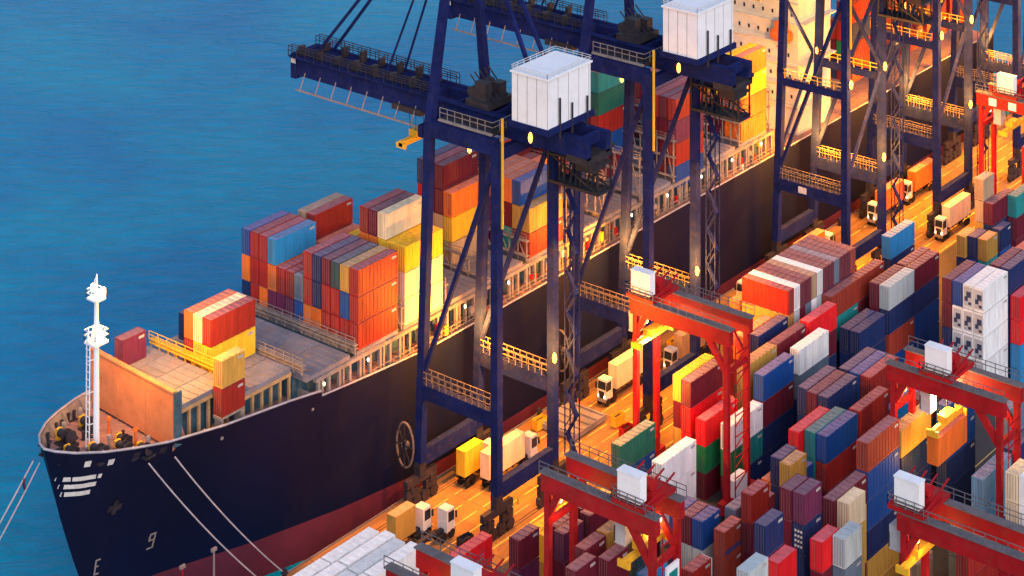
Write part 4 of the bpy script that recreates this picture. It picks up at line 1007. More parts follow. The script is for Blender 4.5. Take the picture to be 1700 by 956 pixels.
(439.8,224.9,5.51,40,'bl',0,0,0,'fourth-from-top blue container left of the blue one in the white reefer row'),
(439.8,224.9,0.0,40,'nv',0,0,0,'fifth-from-top navy container left of the blue one in the white reefer row'),
(439.8,222.3,22.04,40,'bl',0,0,0,'topmost blue container in the left column of the white reefer bay'),
(439.8,222.3,16.53,40,'wh',0,1,0,'second-from-top white container in the left column of the white reefer bay'),
(439.8,222.3,11.02,40,'wh',0,1,0,'third-from-top white container in the left column of the white reefer bay'),
(439.8,222.3,5.51,40,'wh',0,1,0,'fourth-from-top white container in the left column of the white reefer bay'),
(439.8,222.3,0.0,40,'wh',0,1,0,'fifth-from-top white container in the left column of the white reefer bay'),
(439.8,219.7,22.04,40,'wh',0,1,0,'topmost white container in the middle column of the white reefer bay'),
(439.8,219.7,16.53,40,'wh',0,1,0,'second-from-top white container in the middle column of the white reefer bay'),
(439.8,219.7,11.02,40,'wh',0,1,0,'third-from-top white container in the middle column of the white reefer bay'),
(439.8,219.7,5.51,40,'wh',0,1,0,'fourth-from-top white container in the middle column of the white reefer bay'),
(439.8,219.7,0.0,40,'wh',0,1,0,'fifth-from-top white container in the middle column of the white reefer bay'),
(439.8,217.1,22.04,40,'wh',0,1,0,'topmost white container in the right column of the white reefer bay'),
(439.8,217.1,16.53,40,'wh',0,1,0,'second-from-top white container in the right column of the white reefer bay'),
(439.8,217.1,11.02,40,'wh',0,1,0,'third-from-top white container in the right column of the white reefer bay'),
(439.8,217.1,5.51,40,'wh',0,1,0,'fourth-from-top white container in the right column of the white reefer bay'),
(439.8,217.1,0.0,40,'wh',0,1,0,'fifth-from-top white container in the right column of the white reefer bay'),
(452.6,214.3,16.53,40,'br',0,0,0,'topmost bright-red container bright red one at the right edge beyond the white reefers'),
(452.6,214.3,11.02,40,'br',0,0,0,'second-from-top bright-red container bright red one at the right edge beyond the white reefers'),
(452.6,214.3,5.51,40,'sk',0,0,0,'third-from-top sky-blue container bright red one at the right edge beyond the white reefers'),
(452.6,214.3,0.0,40,'sk',0,0,0,'fourth-from-top sky-blue container bright red one at the right edge beyond the white reefers'),
(453,217.1,22.04,40,'nv',0,0,0,'topmost navy container navy one at the right edge beyond the white reefers'),
(453,217.1,16.53,40,'nv',0,0,0,'second-from-top navy container navy one at the right edge beyond the white reefers'),
(453,217.1,11.02,40,'nv',0,0,0,'third-from-top navy container navy one at the right edge beyond the white reefers'),
(453,217.1,5.51,40,'nv',0,0,0,'fourth-from-top navy container navy one at the right edge beyond the white reefers'),
(453,217.1,0.0,40,'nv',0,0,0,'fifth-from-top navy container navy one at the right edge beyond the white reefers'),
(453,219.7,22.04,40,'ma',0,0,0,'topmost maroon container with a pink roof at the right edge beyond the reefers'),
(453,219.7,16.53,40,'ma',0,0,0,'second-from-top maroon container with a pink roof at the right edge beyond the reefers'),
(453,219.7,11.02,40,'nv',0,0,0,'third-from-top navy container with a pink roof at the right edge beyond the reefers'),
(453,219.7,5.51,40,'nv',0,0,0,'fourth-from-top navy container with a pink roof at the right edge beyond the reefers'),
(453,219.7,0.0,40,'nv',0,0,0,'fifth-from-top navy container with a pink roof at the right edge beyond the reefers'),
(470,222.3,16.53,40,'ma',0,0,0,'topmost maroon container dark red tall wall at the far right edge'),
(470,222.3,11.02,40,'rd',0,0,0,'second-from-top red container dark red tall wall at the far right edge'),
(470,222.3,5.51,40,'ma',0,0,0,'third-from-top maroon container dark red tall wall at the far right edge'),
(470,222.3,0.0,40,'nv',0,0,0,'fourth-from-top navy container dark red tall wall at the far right edge'),
(470,224.9,16.53,40,'rd',0,0,0,'topmost red container second dark red wall at the far right edge'),
(470,224.9,11.02,40,'rd',0,0,0,'second-from-top red container second dark red wall at the far right edge'),
(470,224.9,5.51,40,'ma',0,0,0,'third-from-top maroon container second dark red wall at the far right edge'),
(470,224.9,0.0,40,'nv',0,0,0,'fourth-from-top navy container second dark red wall at the far right edge'),
(355.1,198.9,27.55,40,'bk',0,0,0,'topmost brick-red container in the tall stack left of the third gantry legs'),
(355.1,198.9,22.04,40,'bl',0,0,0,'second-from-top blue container in the tall stack left of the third gantry legs'),
(355.1,198.9,16.53,40,'bl',0,0,0,'third-from-top blue container in the tall stack left of the third gantry legs'),
(355.1,198.9,11.02,40,'nv',0,0,0,'fourth-from-top navy container in the tall stack left of the third gantry legs'),
(355.1,198.9,5.51,40,'oc',0,0,0,'fifth-from-top ochre container in the tall stack left of the third gantry legs'),
(355.1,198.9,0.0,40,'oc',0,0,0,'sixth-from-top ochre container in the tall stack left of the third gantry legs'),
(342.6,198.9,22.04,40,'ma',0,0,0,'topmost maroon container in the maroon over ochre stack at the bottom'),
(342.6,198.9,16.53,40,'oc',0,0,0,'second-from-top ochre container in the maroon over ochre stack at the bottom'),
(342.6,198.9,11.02,40,'oc',0,0,0,'third-from-top ochre container in the maroon over ochre stack at the bottom'),
(342.6,198.9,5.51,40,'ma',0,0,0,'fourth-from-top maroon container in the maroon over ochre stack at the bottom'),
(342.6,198.9,0.0,40,'nv',0,0,0,'fifth-from-top navy container in the maroon over ochre stack at the bottom'),
(332.2,198.9,27.55,20,'pu',0,0,0,'topmost purple container in the purple topped navy stack with white lettering'),
(332.2,198.9,22.04,20,'nv',0,0,0,'second-from-top navy container in the purple topped navy stack with white lettering'),
(332.2,198.9,16.53,20,'nv',0,0,0,'third-from-top navy container in the purple topped navy stack with white lettering'),
(332.2,198.9,11.02,20,'nv',0,0,0,'fourth-from-top navy container in the purple topped navy stack with white lettering'),
(332.2,198.9,5.51,20,'nv',0,0,0,'fifth-from-top navy container in the purple topped navy stack with white lettering'),
(332.2,198.9,0.0,20,'ma',0,0,0,'sixth-from-top maroon container in the purple topped navy stack with white lettering'),
(319.2,198.9,27.55,20,'nv',0,0,0,'topmost navy container with a blue roof at bottom centre right'),
(319.2,198.9,22.04,20,'nv',0,0,0,'second-from-top navy container with a blue roof at bottom centre right'),
(319.2,198.9,16.53,20,'ma',0,0,0,'third-from-top maroon container with a blue roof at bottom centre right'),
(319.2,198.9,11.02,20,'ma',0,0,0,'fourth-from-top maroon container with a blue roof at bottom centre right'),
(319.2,198.9,5.51,20,'nv',0,0,0,'fifth-from-top navy container with a blue roof at bottom centre right'),
(319.2,198.9,0.0,20,'nv',0,0,0,'sixth-from-top navy container with a blue roof at bottom centre right'),
(332,201.5,27.55,20,'ma',0,0,0,'topmost maroon container narrow dark red one between the two navy stacks'),
(332,201.5,22.04,20,'ma',0,0,0,'second-from-top maroon container narrow dark red one between the two navy stacks'),
(332,201.5,16.53,20,'rd',0,0,0,'third-from-top red container narrow dark red one between the two navy stacks'),
(332,201.5,11.02,20,'ma',0,0,0,'fourth-from-top maroon container narrow dark red one between the two navy stacks'),
(332,201.5,5.51,20,'nv',0,0,0,'fifth-from-top navy container narrow dark red one between the two navy stacks'),
(332,201.5,0.0,20,'nv',0,0,0,'sixth-from-top navy container narrow dark red one between the two navy stacks'),
(319.2,196.3,22.04,20,'br',0,0,0,'topmost bright-red container bright red one at the bottom edge'),
(319.2,196.3,16.53,20,'ma',0,0,0,'second-from-top maroon container bright red one at the bottom edge'),
(319.2,196.3,11.02,20,'ma',0,0,0,'third-from-top maroon container bright red one at the bottom edge'),
(319.2,196.3,5.51,20,'nv',0,0,0,'fourth-from-top navy container bright red one at the bottom edge'),
(319.2,196.3,0.0,20,'nv',0,0,0,'fifth-from-top navy container bright red one at the bottom edge'),
(305.6,193.7,27.55,20,'pg',0,0,0,'topmost pale-grey container pale one at the bottom edge'),
(305.6,193.7,22.04,20,'pg',0,0,0,'second-from-top pale-grey container pale one at the bottom edge'),
(305.6,193.7,16.53,20,'nv',0,0,0,'third-from-top navy container pale one at the bottom edge'),
(305.6,193.7,11.02,20,'nv',0,0,0,'fourth-from-top navy container pale one at the bottom edge'),
(305.6,193.7,5.51,20,'nv',0,0,0,'fifth-from-top navy container pale one at the bottom edge'),
(305.6,193.7,0.0,20,'nv',0,0,0,'sixth-from-top navy container pale one at the bottom edge'),
(343.5,196.3,22.04,20,'cr',0,0,0,'topmost cream container cream roofed one before the maroon over ochre stack'),
(343.5,196.3,16.53,20,'oc',0,0,0,'second-from-top ochre container cream roofed one before the maroon over ochre stack'),
(343.5,196.3,11.02,20,'oc',0,0,0,'third-from-top ochre container cream roofed one before the maroon over ochre stack'),
(343.5,196.3,5.51,20,'ma',0,0,0,'fourth-from-top maroon container cream roofed one before the maroon over ochre stack'),
(343.5,196.3,0.0,20,'nv',0,0,0,'fifth-from-top navy container cream roofed one before the maroon over ochre stack'),
(329.5,193.7,22.04,20,'br',0,0,0,'topmost bright-red container pink roofed one at the bottom edge below the cream roof'),
(329.5,193.7,16.53,20,'ma',0,0,0,'second-from-top maroon container pink roofed one at the bottom edge below the cream roof'),
(329.5,193.7,11.02,20,'ma',0,0,0,'third-from-top maroon container pink roofed one at the bottom edge below the cream roof'),
(329.5,193.7,5.51,20,'nv',0,0,0,'fourth-from-top navy container pink roofed one at the bottom edge below the cream roof'),
(329.5,193.7,0.0,20,'nv',0,0,0,'fifth-from-top navy container pink roofed one at the bottom edge below the cream roof'),
(333,191.1,22.04,20,'pg',0,0,0,'topmost pale-grey container pale blue roofed one at the bottom edge below the ochre'),
(333,191.1,16.53,20,'sl',0,0,0,'second-from-top slate-grey container pale blue roofed one at the bottom edge below the ochre'),
(333,191.1,11.02,20,'nv',0,0,0,'third-from-top navy container pale blue roofed one at the bottom edge below the ochre'),
(333,191.1,5.51,20,'nv',0,0,0,'fourth-from-top navy container pale blue roofed one at the bottom edge below the ochre'),
(333,191.1,0.0,20,'nv',0,0,0,'fifth-from-top navy container pale blue roofed one at the bottom edge below the ochre'),
(373,201.5,22.04,40,'oc',0,0,0,'topmost ochre container seen between the left legs of the third gantry'),
(373,201.5,16.53,40,'nv',0,0,0,'second-from-top navy container seen between the left legs of the third gantry'),
(373,201.5,11.02,40,'nv',0,0,0,'third-from-top navy container seen between the left legs of the third gantry'),
(373,201.5,5.51,40,'bl',0,0,0,'fourth-from-top blue container seen between the left legs of the third gantry'),
(373,201.5,0.0,40,'nv',0,0,0,'fifth-from-top navy container seen between the left legs of the third gantry'),
(386,204.1,22.04,40,'ma',0,0,0,'topmost maroon container behind the left legs of the third gantry'),
(386,204.1,16.53,40,'nv',0,0,0,'second-from-top navy container behind the left legs of the third gantry'),
(386,204.1,11.02,40,'nv',0,0,0,'third-from-top navy container behind the left legs of the third gantry'),
(386,204.1,5.51,40,'nv',0,0,0,'fourth-from-top navy container behind the left legs of the third gantry'),
(386,204.1,0.0,40,'ma',0,0,0,'fifth-from-top maroon container behind the left legs of the third gantry'),
(387,198.9,22.04,40,'bl',0,0,0,'topmost blue container blue one behind the hanging orange container'),
(387,198.9,16.53,40,'bl',0,0,0,'second-from-top blue container blue one behind the hanging orange container'),
(387,198.9,11.02,40,'nv',0,0,0,'third-from-top navy container blue one behind the hanging orange container'),
(387,198.9,5.51,40,'nv',0,0,0,'fourth-from-top navy container blue one behind the hanging orange container'),
(387,198.9,0.0,40,'nv',0,0,0,'fifth-from-top navy container blue one behind the hanging orange container'),
(392,188.5,22.04,40,'sl',0,0,0,'topmost slate-grey container grey one behind the hanging orange container'),
(392,188.5,16.53,40,'lb',0,0,0,'second-from-top light-blue container grey one behind the hanging orange container'),
(392,188.5,11.02,40,'nv',0,0,0,'third-from-top navy container grey one behind the hanging orange container'),
(392,188.5,5.51,40,'nv',0,0,0,'fourth-from-top navy container grey one behind the hanging orange container'),
(392,188.5,0.0,40,'nv',0,0,0,'fifth-from-top navy container grey one behind the hanging orange container'),
(376,185.7,16.53,40,'lb',0,0,0,'topmost light-blue container with a light blue roof beyond the hanging container'),
(376,185.7,11.02,40,'lb',0,0,0,'second-from-top light-blue container with a light blue roof beyond the hanging container'),
(376,185.7,5.51,40,'nv',0,0,0,'third-from-top navy container with a light blue roof beyond the hanging container'),
(376,185.7,0.0,40,'nv',0,0,0,'fourth-from-top navy container with a light blue roof beyond the hanging container'),
(389.5,185.7,16.53,40,'nv',0,0,0,'topmost navy container dark blue one beyond the hanging container'),
(389.5,185.7,11.02,40,'nv',0,0,0,'second-from-top navy container dark blue one beyond the hanging container'),
(389.5,185.7,5.51,40,'bl',0,0,0,'third-from-top blue container dark blue one beyond the hanging container'),
(389.5,185.7,0.0,40,'nv',0,0,0,'fourth-from-top navy container dark blue one beyond the hanging container'),
(366.5,185.7,11.02,20,'tn',0,0,0,'topmost tan container tan ended one right of the hanging orange container'),
(366.5,185.7,5.51,20,'tn',0,0,0,'second-from-top tan container tan ended one right of the hanging orange container'),
(366.5,185.7,0.0,20,'ma',0,0,0,'third-from-top maroon container tan ended one right of the hanging orange container'),
(360,191.1,5.51,20,'tn',0,0,0,'topmost tan container tan roofed one behind the trolley house of the fourth gantry'),
(360,191.1,0.0,20,'ma',0,0,0,'second-from-top maroon container tan roofed one behind the trolley house of the fourth gantry'),
(352,176.7,16.53,40,'rd',0,0,0,'topmost red container with a yellow lit roof above the fourth gantry'),
(352,176.7,11.02,40,'rd',0,0,0,'second-from-top red container with a yellow lit roof above the fourth gantry'),
(352,176.7,5.51,40,'ma',0,0,0,'third-from-top maroon container with a yellow lit roof above the fourth gantry'),
(352,176.7,0.0,40,'ma',0,0,0,'fourth-from-top maroon container with a yellow lit roof above the fourth gantry'),
(372,176.7,22.04,20,'cr',0,0,0,'topmost cream container yellow lit end by the right leg of the third gantry'),
(372,176.7,16.53,20,'cr',0,0,0,'second-from-top cream container yellow lit end by the right leg of the third gantry'),
(372,176.7,11.02,20,'ma',0,0,0,'third-from-top maroon container yellow lit end by the right leg of the third gantry'),
(372,176.7,5.51,20,'ma',0,0,0,'fourth-from-top maroon container yellow lit end by the right leg of the third gantry'),
(372,176.7,0.0,20,'nv',0,0,0,'fifth-from-top navy container yellow lit end by the right leg of the third gantry'),
(372,174.1,22.04,20,'wh',0,0,0,'topmost white container white one at the right edge behind the third gantry'),
(372,174.1,16.53,20,'wh',0,0,0,'second-from-top white container white one at the right edge behind the third gantry'),
(372,174.1,11.02,20,'ma',0,0,0,'third-from-top maroon container white one at the right edge behind the third gantry'),
(372,174.1,5.51,20,'nv',0,0,0,'fourth-from-top navy container white one at the right edge behind the third gantry'),
(372,174.1,0.0,20,'nv',0,0,0,'fifth-from-top navy container white one at the right edge behind the third gantry'),
(366,168.9,16.53,20,'wh',0,0,0,'topmost white container second white one at the right edge behind the third gantry'),
(366,168.9,11.02,20,'ma',0,0,0,'second-from-top maroon container second white one at the right edge behind the third gantry'),
(366,168.9,5.51,20,'ma',0,0,0,'third-from-top maroon container second white one at the right edge behind the third gantry'),
(366,168.9,0.0,20,'nv',0,0,0,'fourth-from-top navy container second white one at the right edge behind the third gantry'),
(324,174.1,16.53,20,'ma',0,0,0,'topmost maroon container with a pink top just left of the fourth gantry legs'),
(324,174.1,11.02,20,'rd',0,0,0,'second-from-top red container with a pink top just left of the fourth gantry legs'),
(324,174.1,5.51,20,'ma',0,0,0,'third-from-top maroon container with a pink top just left of the fourth gantry legs'),
(324,174.1,0.0,20,'nv',0,0,0,'fourth-from-top navy container with a pink top just left of the fourth gantry legs'),
(334,171.5,16.53,20,'ma',0,0,0,'topmost maroon container dark purple one under the fourth gantry beam'),
(334,171.5,11.02,20,'ma',0,0,0,'second-from-top maroon container dark purple one under the fourth gantry beam'),
(334,171.5,5.51,20,'nv',0,0,0,'third-from-top navy container dark purple one under the fourth gantry beam'),
(334,171.5,0.0,20,'nv',0,0,0,'fourth-from-top navy container dark purple one under the fourth gantry beam'),
(322,166.3,16.53,20,'wh',0,0,0,'topmost white container white roofed one low in the right corner'),
(322,166.3,11.02,20,'ma',0,0,0,'second-from-top maroon container white roofed one low in the right corner'),
(322,166.3,5.51,20,'nv',0,0,0,'third-from-top navy container white roofed one low in the right corner'),
(322,166.3,0.0,20,'nv',0,0,0,'fourth-from-top navy container white roofed one low in the right corner'),
(298.3,253.2,11.02,40,'br',0,0,0,'topmost bright-red container with a pink roof by the apron at the bottom'),
(298.3,253.2,5.51,40,'rd',0,0,0,'second-from-top red container with a pink roof by the apron at the bottom'),
(298.3,253.2,0.0,40,'ma',0,0,0,'third-from-top maroon container with a pink roof by the apron at the bottom'),
(272.6,248.4,22.04,40,'wh',0,0,2,'topmost white container in the rear white roofs at bottom left, row nearest to the yard'),
(272.6,248.4,16.53,40,'wh',0,0,2,'second-from-top white container in the rear white roofs at bottom left, row nearest to the yard'),
(272.6,248.4,11.02,40,'wh',0,0,2,'third-from-top white container in the rear white roofs at bottom left, row nearest to the yard'),
(272.6,248.4,5.51,40,'wh',0,0,2,'fourth-from-top white container in the rear white roofs at bottom left, row nearest to the yard'),
(272.6,248.4,0.0,40,'wh',0,0,2,'fifth-from-top white container in the rear white roofs at bottom left, row nearest to the yard'),
(260.0,248.4,22.04,40,'wh',0,0,2,'topmost white container in the front white roofs at bottom left, row nearest to the yard'),
(260.0,248.4,16.53,40,'wh',0,0,2,'second-from-top white container in the front white roofs at bottom left, row nearest to the yard'),
(260.0,248.4,11.02,40,'wh',0,0,2,'third-from-top white container in the front white roofs at bottom left, row nearest to the yard'),
(260.0,248.4,5.51,40,'wh',0,0,2,'fourth-from-top white container in the front white roofs at bottom left, row nearest to the yard'),
(260.0,248.4,0.0,40,'wh',0,0,2,'fifth-from-top white container in the front white roofs at bottom left, row nearest to the yard'),
(271.7,251.35,22.04,40,'w2',0,0,2,'topmost off-white container in the rear white roofs at bottom left, row second from the yard'),
(259.1,251.35,22.04,40,'w2',0,0,2,'topmost off-white container in the front white roofs at bottom left, row second from the yard'),
(259.1,251.35,16.53,40,'wh',0,0,2,'second-from-top white container in the front white roofs at bottom left, row second from the yard'),
(259.1,251.35,11.02,40,'wh',0,0,2,'third-from-top white container in the front white roofs at bottom left, row second from the yard'),
(259.1,251.35,5.51,40,'wh',0,0,2,'fourth-from-top white container in the front white roofs at bottom left, row second from the yard'),
(259.1,251.35,0.0,40,'wh',0,0,2,'fifth-from-top white container in the front white roofs at bottom left, row second from the yard'),
(272.4,254.3,22.04,40,'wh',0,0,2,'topmost white container in the rear white roofs at bottom left, row third from the yard'),
(259.8,254.3,22.04,40,'wh',0,0,2,'topmost white container in the front white roofs at bottom left, row third from the yard'),
(259.8,254.3,16.53,40,'wh',0,0,2,'second-from-top white container in the front white roofs at bottom left, row third from the yard'),
(259.8,254.3,11.02,40,'wh',0,0,2,'third-from-top white container in the front white roofs at bottom left, row third from the yard'),
(259.8,254.3,5.51,40,'wh',0,0,2,'fourth-from-top white container in the front white roofs at bottom left, row third from the yard'),
(259.8,254.3,0.0,40,'wh',0,0,2,'fifth-from-top white container in the front white roofs at bottom left, row third from the yard'),
(271.3,257.25,22.04,40,'wh',0,0,2,'topmost white container in the rear white roofs at bottom left, row nearest to the ship'),
(258.7,257.25,22.04,40,'wh',0,0,2,'topmost white container in the front white roofs at bottom left, row nearest to the ship'),
(258.7,257.25,16.53,40,'wh',0,0,2,'second-from-top white container in the front white roofs at bottom left, row nearest to the ship'),
(258.7,257.25,11.02,40,'wh',0,0,2,'third-from-top white container in the front white roofs at bottom left, row nearest to the ship'),
(258.7,257.25,5.51,40,'wh',0,0,2,'fourth-from-top white container in the front white roofs at bottom left, row nearest to the ship'),
(258.7,257.25,0.0,40,'wh',0,0,2,'fifth-from-top white container in the front white roofs at bottom left, row nearest to the ship'),
(324,250.6,5.51,40,'ye',0,0,0,'topmost yellow container with a broad lamp lit roof under the first crane leg'),  # lamplight on these roofs is put into the yellow colour
(324,250.6,0.0,40,'oc',0,0,0,'second-from-top ochre container with a broad lamp lit roof under the first crane leg'),
(324,253.2,5.51,40,'ye',0,0,0,'topmost yellow container next to the broad lamp lit roof under the first crane'),  # yellow colour stands for the lamplit roof
(324,253.2,0.0,40,'ma',0,0,0,'second-from-top maroon container next to the broad lamp lit roof under the first crane'),
(337,250.6,5.51,40,'oc',0,0,0,'topmost ochre container behind the second gantry legs with a lamp lit roof'),  # ochre colour stands for the lamplit roof
(337,250.6,0.0,40,'ma',0,0,0,'second-from-top maroon container behind the second gantry legs with a lamp lit roof'),
(320,245.4,11.02,20,'ma',0,0,0,'topmost maroon container purple roofed one left of the second gantry legs'),
(320,245.4,5.51,20,'ma',0,0,0,'second-from-top maroon container purple roofed one left of the second gantry legs'),
(320,245.4,0.0,20,'ma',0,0,0,'third-from-top maroon container purple roofed one left of the second gantry legs'),
(319,242.8,11.02,20,'pu',0,0,0,'topmost purple container second purple roofed one left of the second gantry legs'),
(319,242.8,5.51,20,'ma',0,0,0,'second-from-top maroon container second purple roofed one left of the second gantry legs'),
(319,242.8,0.0,20,'ma',0,0,0,'third-from-top maroon container second purple roofed one left of the second gantry legs'),
(328,245.4,11.02,20,'ma',0,0,0,'topmost maroon container third maroon one seen between the second gantry legs'),
(328,245.4,5.51,20,'rd',0,0,0,'second-from-top red container third maroon one seen between the second gantry legs'),
(328,245.4,0.0,20,'ma',0,0,0,'third-from-top maroon container third maroon one seen between the second gantry legs'),
(327,242.8,11.02,20,'ma',0,0,0,'topmost maroon container fourth maroon one seen between the second gantry legs'),
(327,242.8,5.51,20,'ma',0,0,0,'second-from-top maroon container fourth maroon one seen between the second gantry legs'),
(327,242.8,0.0,20,'rd',0,0,0,'third-from-top red container fourth maroon one seen between the second gantry legs'),
(334.5,240.2,11.02,40,'nv',0,0,0,'topmost navy container dark blue one right of the second gantry legs'),
(334.5,240.2,5.51,40,'nv',0,0,0,'second-from-top navy container dark blue one right of the second gantry legs'),
(334.5,240.2,0.0,40,'ma',0,0,0,'third-from-top maroon container dark blue one right of the second gantry legs'),
(312,248.0,11.02,20,'ma',0,0,0,'topmost maroon container maroon one low beside the trolley house of the front gantry'),
(312,248.0,5.51,20,'pu',0,0,0,'second-from-top purple container maroon one low beside the trolley house of the front gantry'),
(312,248.0,0.0,20,'ma',0,0,0,'third-from-top maroon container maroon one low beside the trolley house of the front gantry'),
(322.5,298.4,44.02,40,'rd',0,0,3,'topmost red container first row from the quay, frontmost tall block on the ship'),
(322.5,298.4,38.51,40,'rd',0,0,3,'second-from-top red container first row from the quay, frontmost tall block on the ship'),
(322.5,298.4,33.0,40,'rd',0,0,3,'third-from-top red container first row from the quay, frontmost tall block on the ship'),
(322.5,301.02,44.02,40,'oc',0,0,3,'topmost ochre container second row from the quay, frontmost tall block on the ship'),
(322.5,301.02,38.51,40,'bl',0,0,3,'second-from-top blue container second row from the quay, frontmost tall block on the ship'),
(322.5,301.02,33.0,40,'rd',0,0,3,'third-from-top red container second row from the quay, frontmost tall block on the ship'),
(322.5,303.64,44.02,40,'dt',0,0,3,'topmost dark-teal container third row from the quay, frontmost tall block on the ship'),
(322.5,303.64,38.51,40,'rd',0,0,3,'second-from-top red container third row from the quay, frontmost tall block on the ship'),
(322.5,303.64,33.0,40,'rd',0,0,3,'third-from-top red container third row from the quay, frontmost tall block on the ship'),
(322.5,306.26,44.02,40,'ma',0,0,3,'topmost maroon container fourth row from the quay, frontmost tall block on the ship'),
(322.5,306.26,38.51,40,'rd',0,0,3,'second-from-top red container fourth row from the quay, frontmost tall block on the ship'),
(322.5,306.26,33.0,40,'rd',0,0,3,'third-from-top red container fourth row from the quay, frontmost tall block on the ship'),
(322.5,308.88,44.02,40,'nv',0,0,3,'topmost navy container fifth row from the quay, frontmost tall block on the ship'),
(322.5,308.88,38.51,40,'nv',0,0,3,'second-from-top navy container fifth row from the quay, frontmost tall block on the ship'),
(322.5,308.88,33.0,40,'og',0,0,3,'third-from-top orange container fifth row from the quay, frontmost tall block on the ship'),
(322.5,311.5,44.02,40,'rd',0,0,3,'topmost red container sixth row from the quay, frontmost tall block on the ship'),
(322.5,311.5,38.51,40,'rd',0,0,3,'second-from-top red container sixth row from the quay, frontmost tall block on the ship'),
(322.5,311.5,33.0,40,'og',0,0,3,'third-from-top orange container sixth row from the quay, frontmost tall block on the ship'),
(322.5,314.12,38.51,40,'sl',0,0,3,'topmost slate-grey container seventh row from the quay, frontmost tall block on the ship'),
(322.5,314.12,33.0,40,'bl',0,0,3,'second-from-top blue container seventh row from the quay, frontmost tall block on the ship'),
(322.5,316.74,38.51,40,'rd',0,0,3,'topmost red container eighth row from the quay, frontmost tall block on the ship'),
(322.5,316.74,33.0,40,'pu',0,0,3,'second-from-top purple container eighth row from the quay, frontmost tall block on the ship'),
(322.5,319.36,38.51,40,'rd',0,0,3,'topmost red container ninth row from the quay, frontmost tall block on the ship'),
(322.5,319.36,33.0,40,'pu',0,0,3,'second-from-top purple container ninth row from the quay, frontmost tall block on the ship'),
(322.5,321.98,44.02,40,'sk',0,0,3,'topmost sky-blue container tenth row from the quay, frontmost tall block on the ship'),
(322.5,321.98,38.51,40,'og',0,0,3,'second-from-top orange container tenth row from the quay, frontmost tall block on the ship'),
(322.5,321.98,33.0,40,'pu',0,0,3,'third-from-top purple container tenth row from the quay, frontmost tall block on the ship'),
(322.5,324.6,44.02,40,'rd',0,0,3,'topmost red container eleventh row from the quay, frontmost tall block on the ship'),
(322.5,324.6,38.51,40,'rd',0,0,3,'second-from-top red container eleventh row from the quay, frontmost tall block on the ship'),
(322.5,324.6,33.0,40,'og',0,0,3,'third-from-top orange container eleventh row from the quay, frontmost tall block on the ship'),
(322.5,327.22,44.02,40,'rd',0,0,3,'topmost red container twelfth row from the quay, frontmost tall block on the ship'),
(322.5,327.22,38.51,40,'rd',0,0,3,'second-from-top red container twelfth row from the quay, frontmost tall block on the ship'),
(322.5,327.22,33.0,40,'rd',0,0,3,'third-from-top red container twelfth row from the quay, frontmost tall block on the ship'),
(322.5,329.84,44.02,40,'bl',0,0,3,'topmost blue container thirteenth row from the quay, frontmost tall block on the ship'),
(322.5,329.84,38.51,40,'og',0,0,3,'second-from-top orange container thirteenth row from the quay, frontmost tall block on the ship'),
(322.5,329.84,33.0,40,'nv',0,0,3,'third-from-top navy container thirteenth row from the quay, frontmost tall block on the ship'),
(336.9,298.4,44.02,40,'ye',0,0,3,'topmost yellow container first row from the quay, second tall block on the ship'),  # yellow here is lamplight put into the colour of a cream box
(336.9,298.4,38.51,40,'cr',0,0,3,'second-from-top cream container first row from the quay, second tall block on the ship'),
(336.9,298.4,33.0,40,'cr',0,0,3,'third-from-top cream container first row from the quay, second tall block on the ship'),
(336.9,301.02,44.02,40,'ye',0,0,3,'topmost yellow container second row from the quay, second tall block on the ship'),  # yellow top again stands for lamplight on the roof
(336.9,301.02,38.51,40,'cr',0,0,3,'second-from-top cream container second row from the quay, second tall block on the ship'),
(336.9,301.02,33.0,40,'cr',0,0,3,'third-from-top cream container second row from the quay, second tall block on the ship'),
(336.9,303.64,49.53,40,'cr',0,0,3,'topmost cream container third row from the quay, second tall block on the ship'),
(336.9,303.64,44.02,40,'ye',0,0,3,'second-from-top yellow container third row from the quay, second tall block on the ship'),
(336.9,303.64,38.51,40,'cr',0,0,3,'third-from-top cream container third row from the quay, second tall block on the ship'),
(336.9,303.64,33.0,40,'cr',0,0,3,'fourth-from-top cream container third row from the quay, second tall block on the ship'),
(336.9,306.26,49.53,40,'ma',0,0,3,'topmost maroon container fourth row from the quay, second tall block on the ship'),
(336.9,306.26,44.02,40,'og',0,0,3,'second-from-top orange container fourth row from the quay, second tall block on the ship'),
(336.9,306.26,38.51,40,'ma',0,0,3,'third-from-top maroon container fourth row from the quay, second tall block on the ship'),
(336.9,306.26,33.0,40,'ma',0,0,3,'fourth-from-top maroon container fourth row from the quay, second tall block on the ship'),
(336.9,308.88,49.53,40,'rd',0,0,3,'topmost red container fifth row from the quay, second tall block on the ship'),
(336.9,308.88,44.02,40,'og',0,0,3,'second-from-top orange container fifth row from the quay, second tall block on the ship'),
(336.9,308.88,38.51,40,'ma',0,0,3,'third-from-top maroon container fifth row from the quay, second tall block on the ship'),
(336.9,308.88,33.0,40,'ma',0,0,3,'fourth-from-top maroon container fifth row from the quay, second tall block on the ship'),
(336.9,311.5,38.51,40,'og',0,0,3,'topmost orange container sixth row from the quay, second tall block on the ship'),
(336.9,311.5,33.0,40,'og',0,0,3,'second-from-top orange container sixth row from the quay, second tall block on the ship'),
(336.9,314.12,38.51,40,'og',0,0,3,'topmost orange container seventh row from the quay, second tall block on the ship'),
(336.9,314.12,33.0,40,'og',0,0,3,'second-from-top orange container seventh row from the quay, second tall block on the ship'),
(336.9,316.74,38.51,40,'og',0,0,3,'topmost orange container eighth row from the quay, second tall block on the ship'),
(336.9,316.74,33.0,40,'ma',0,0,3,'second-from-top maroon container eighth row from the quay, second tall block on the ship'),
(336.9,319.36,38.51,40,'ye',0,0,3,'topmost yellow container ninth row from the quay, second tall block on the ship'),
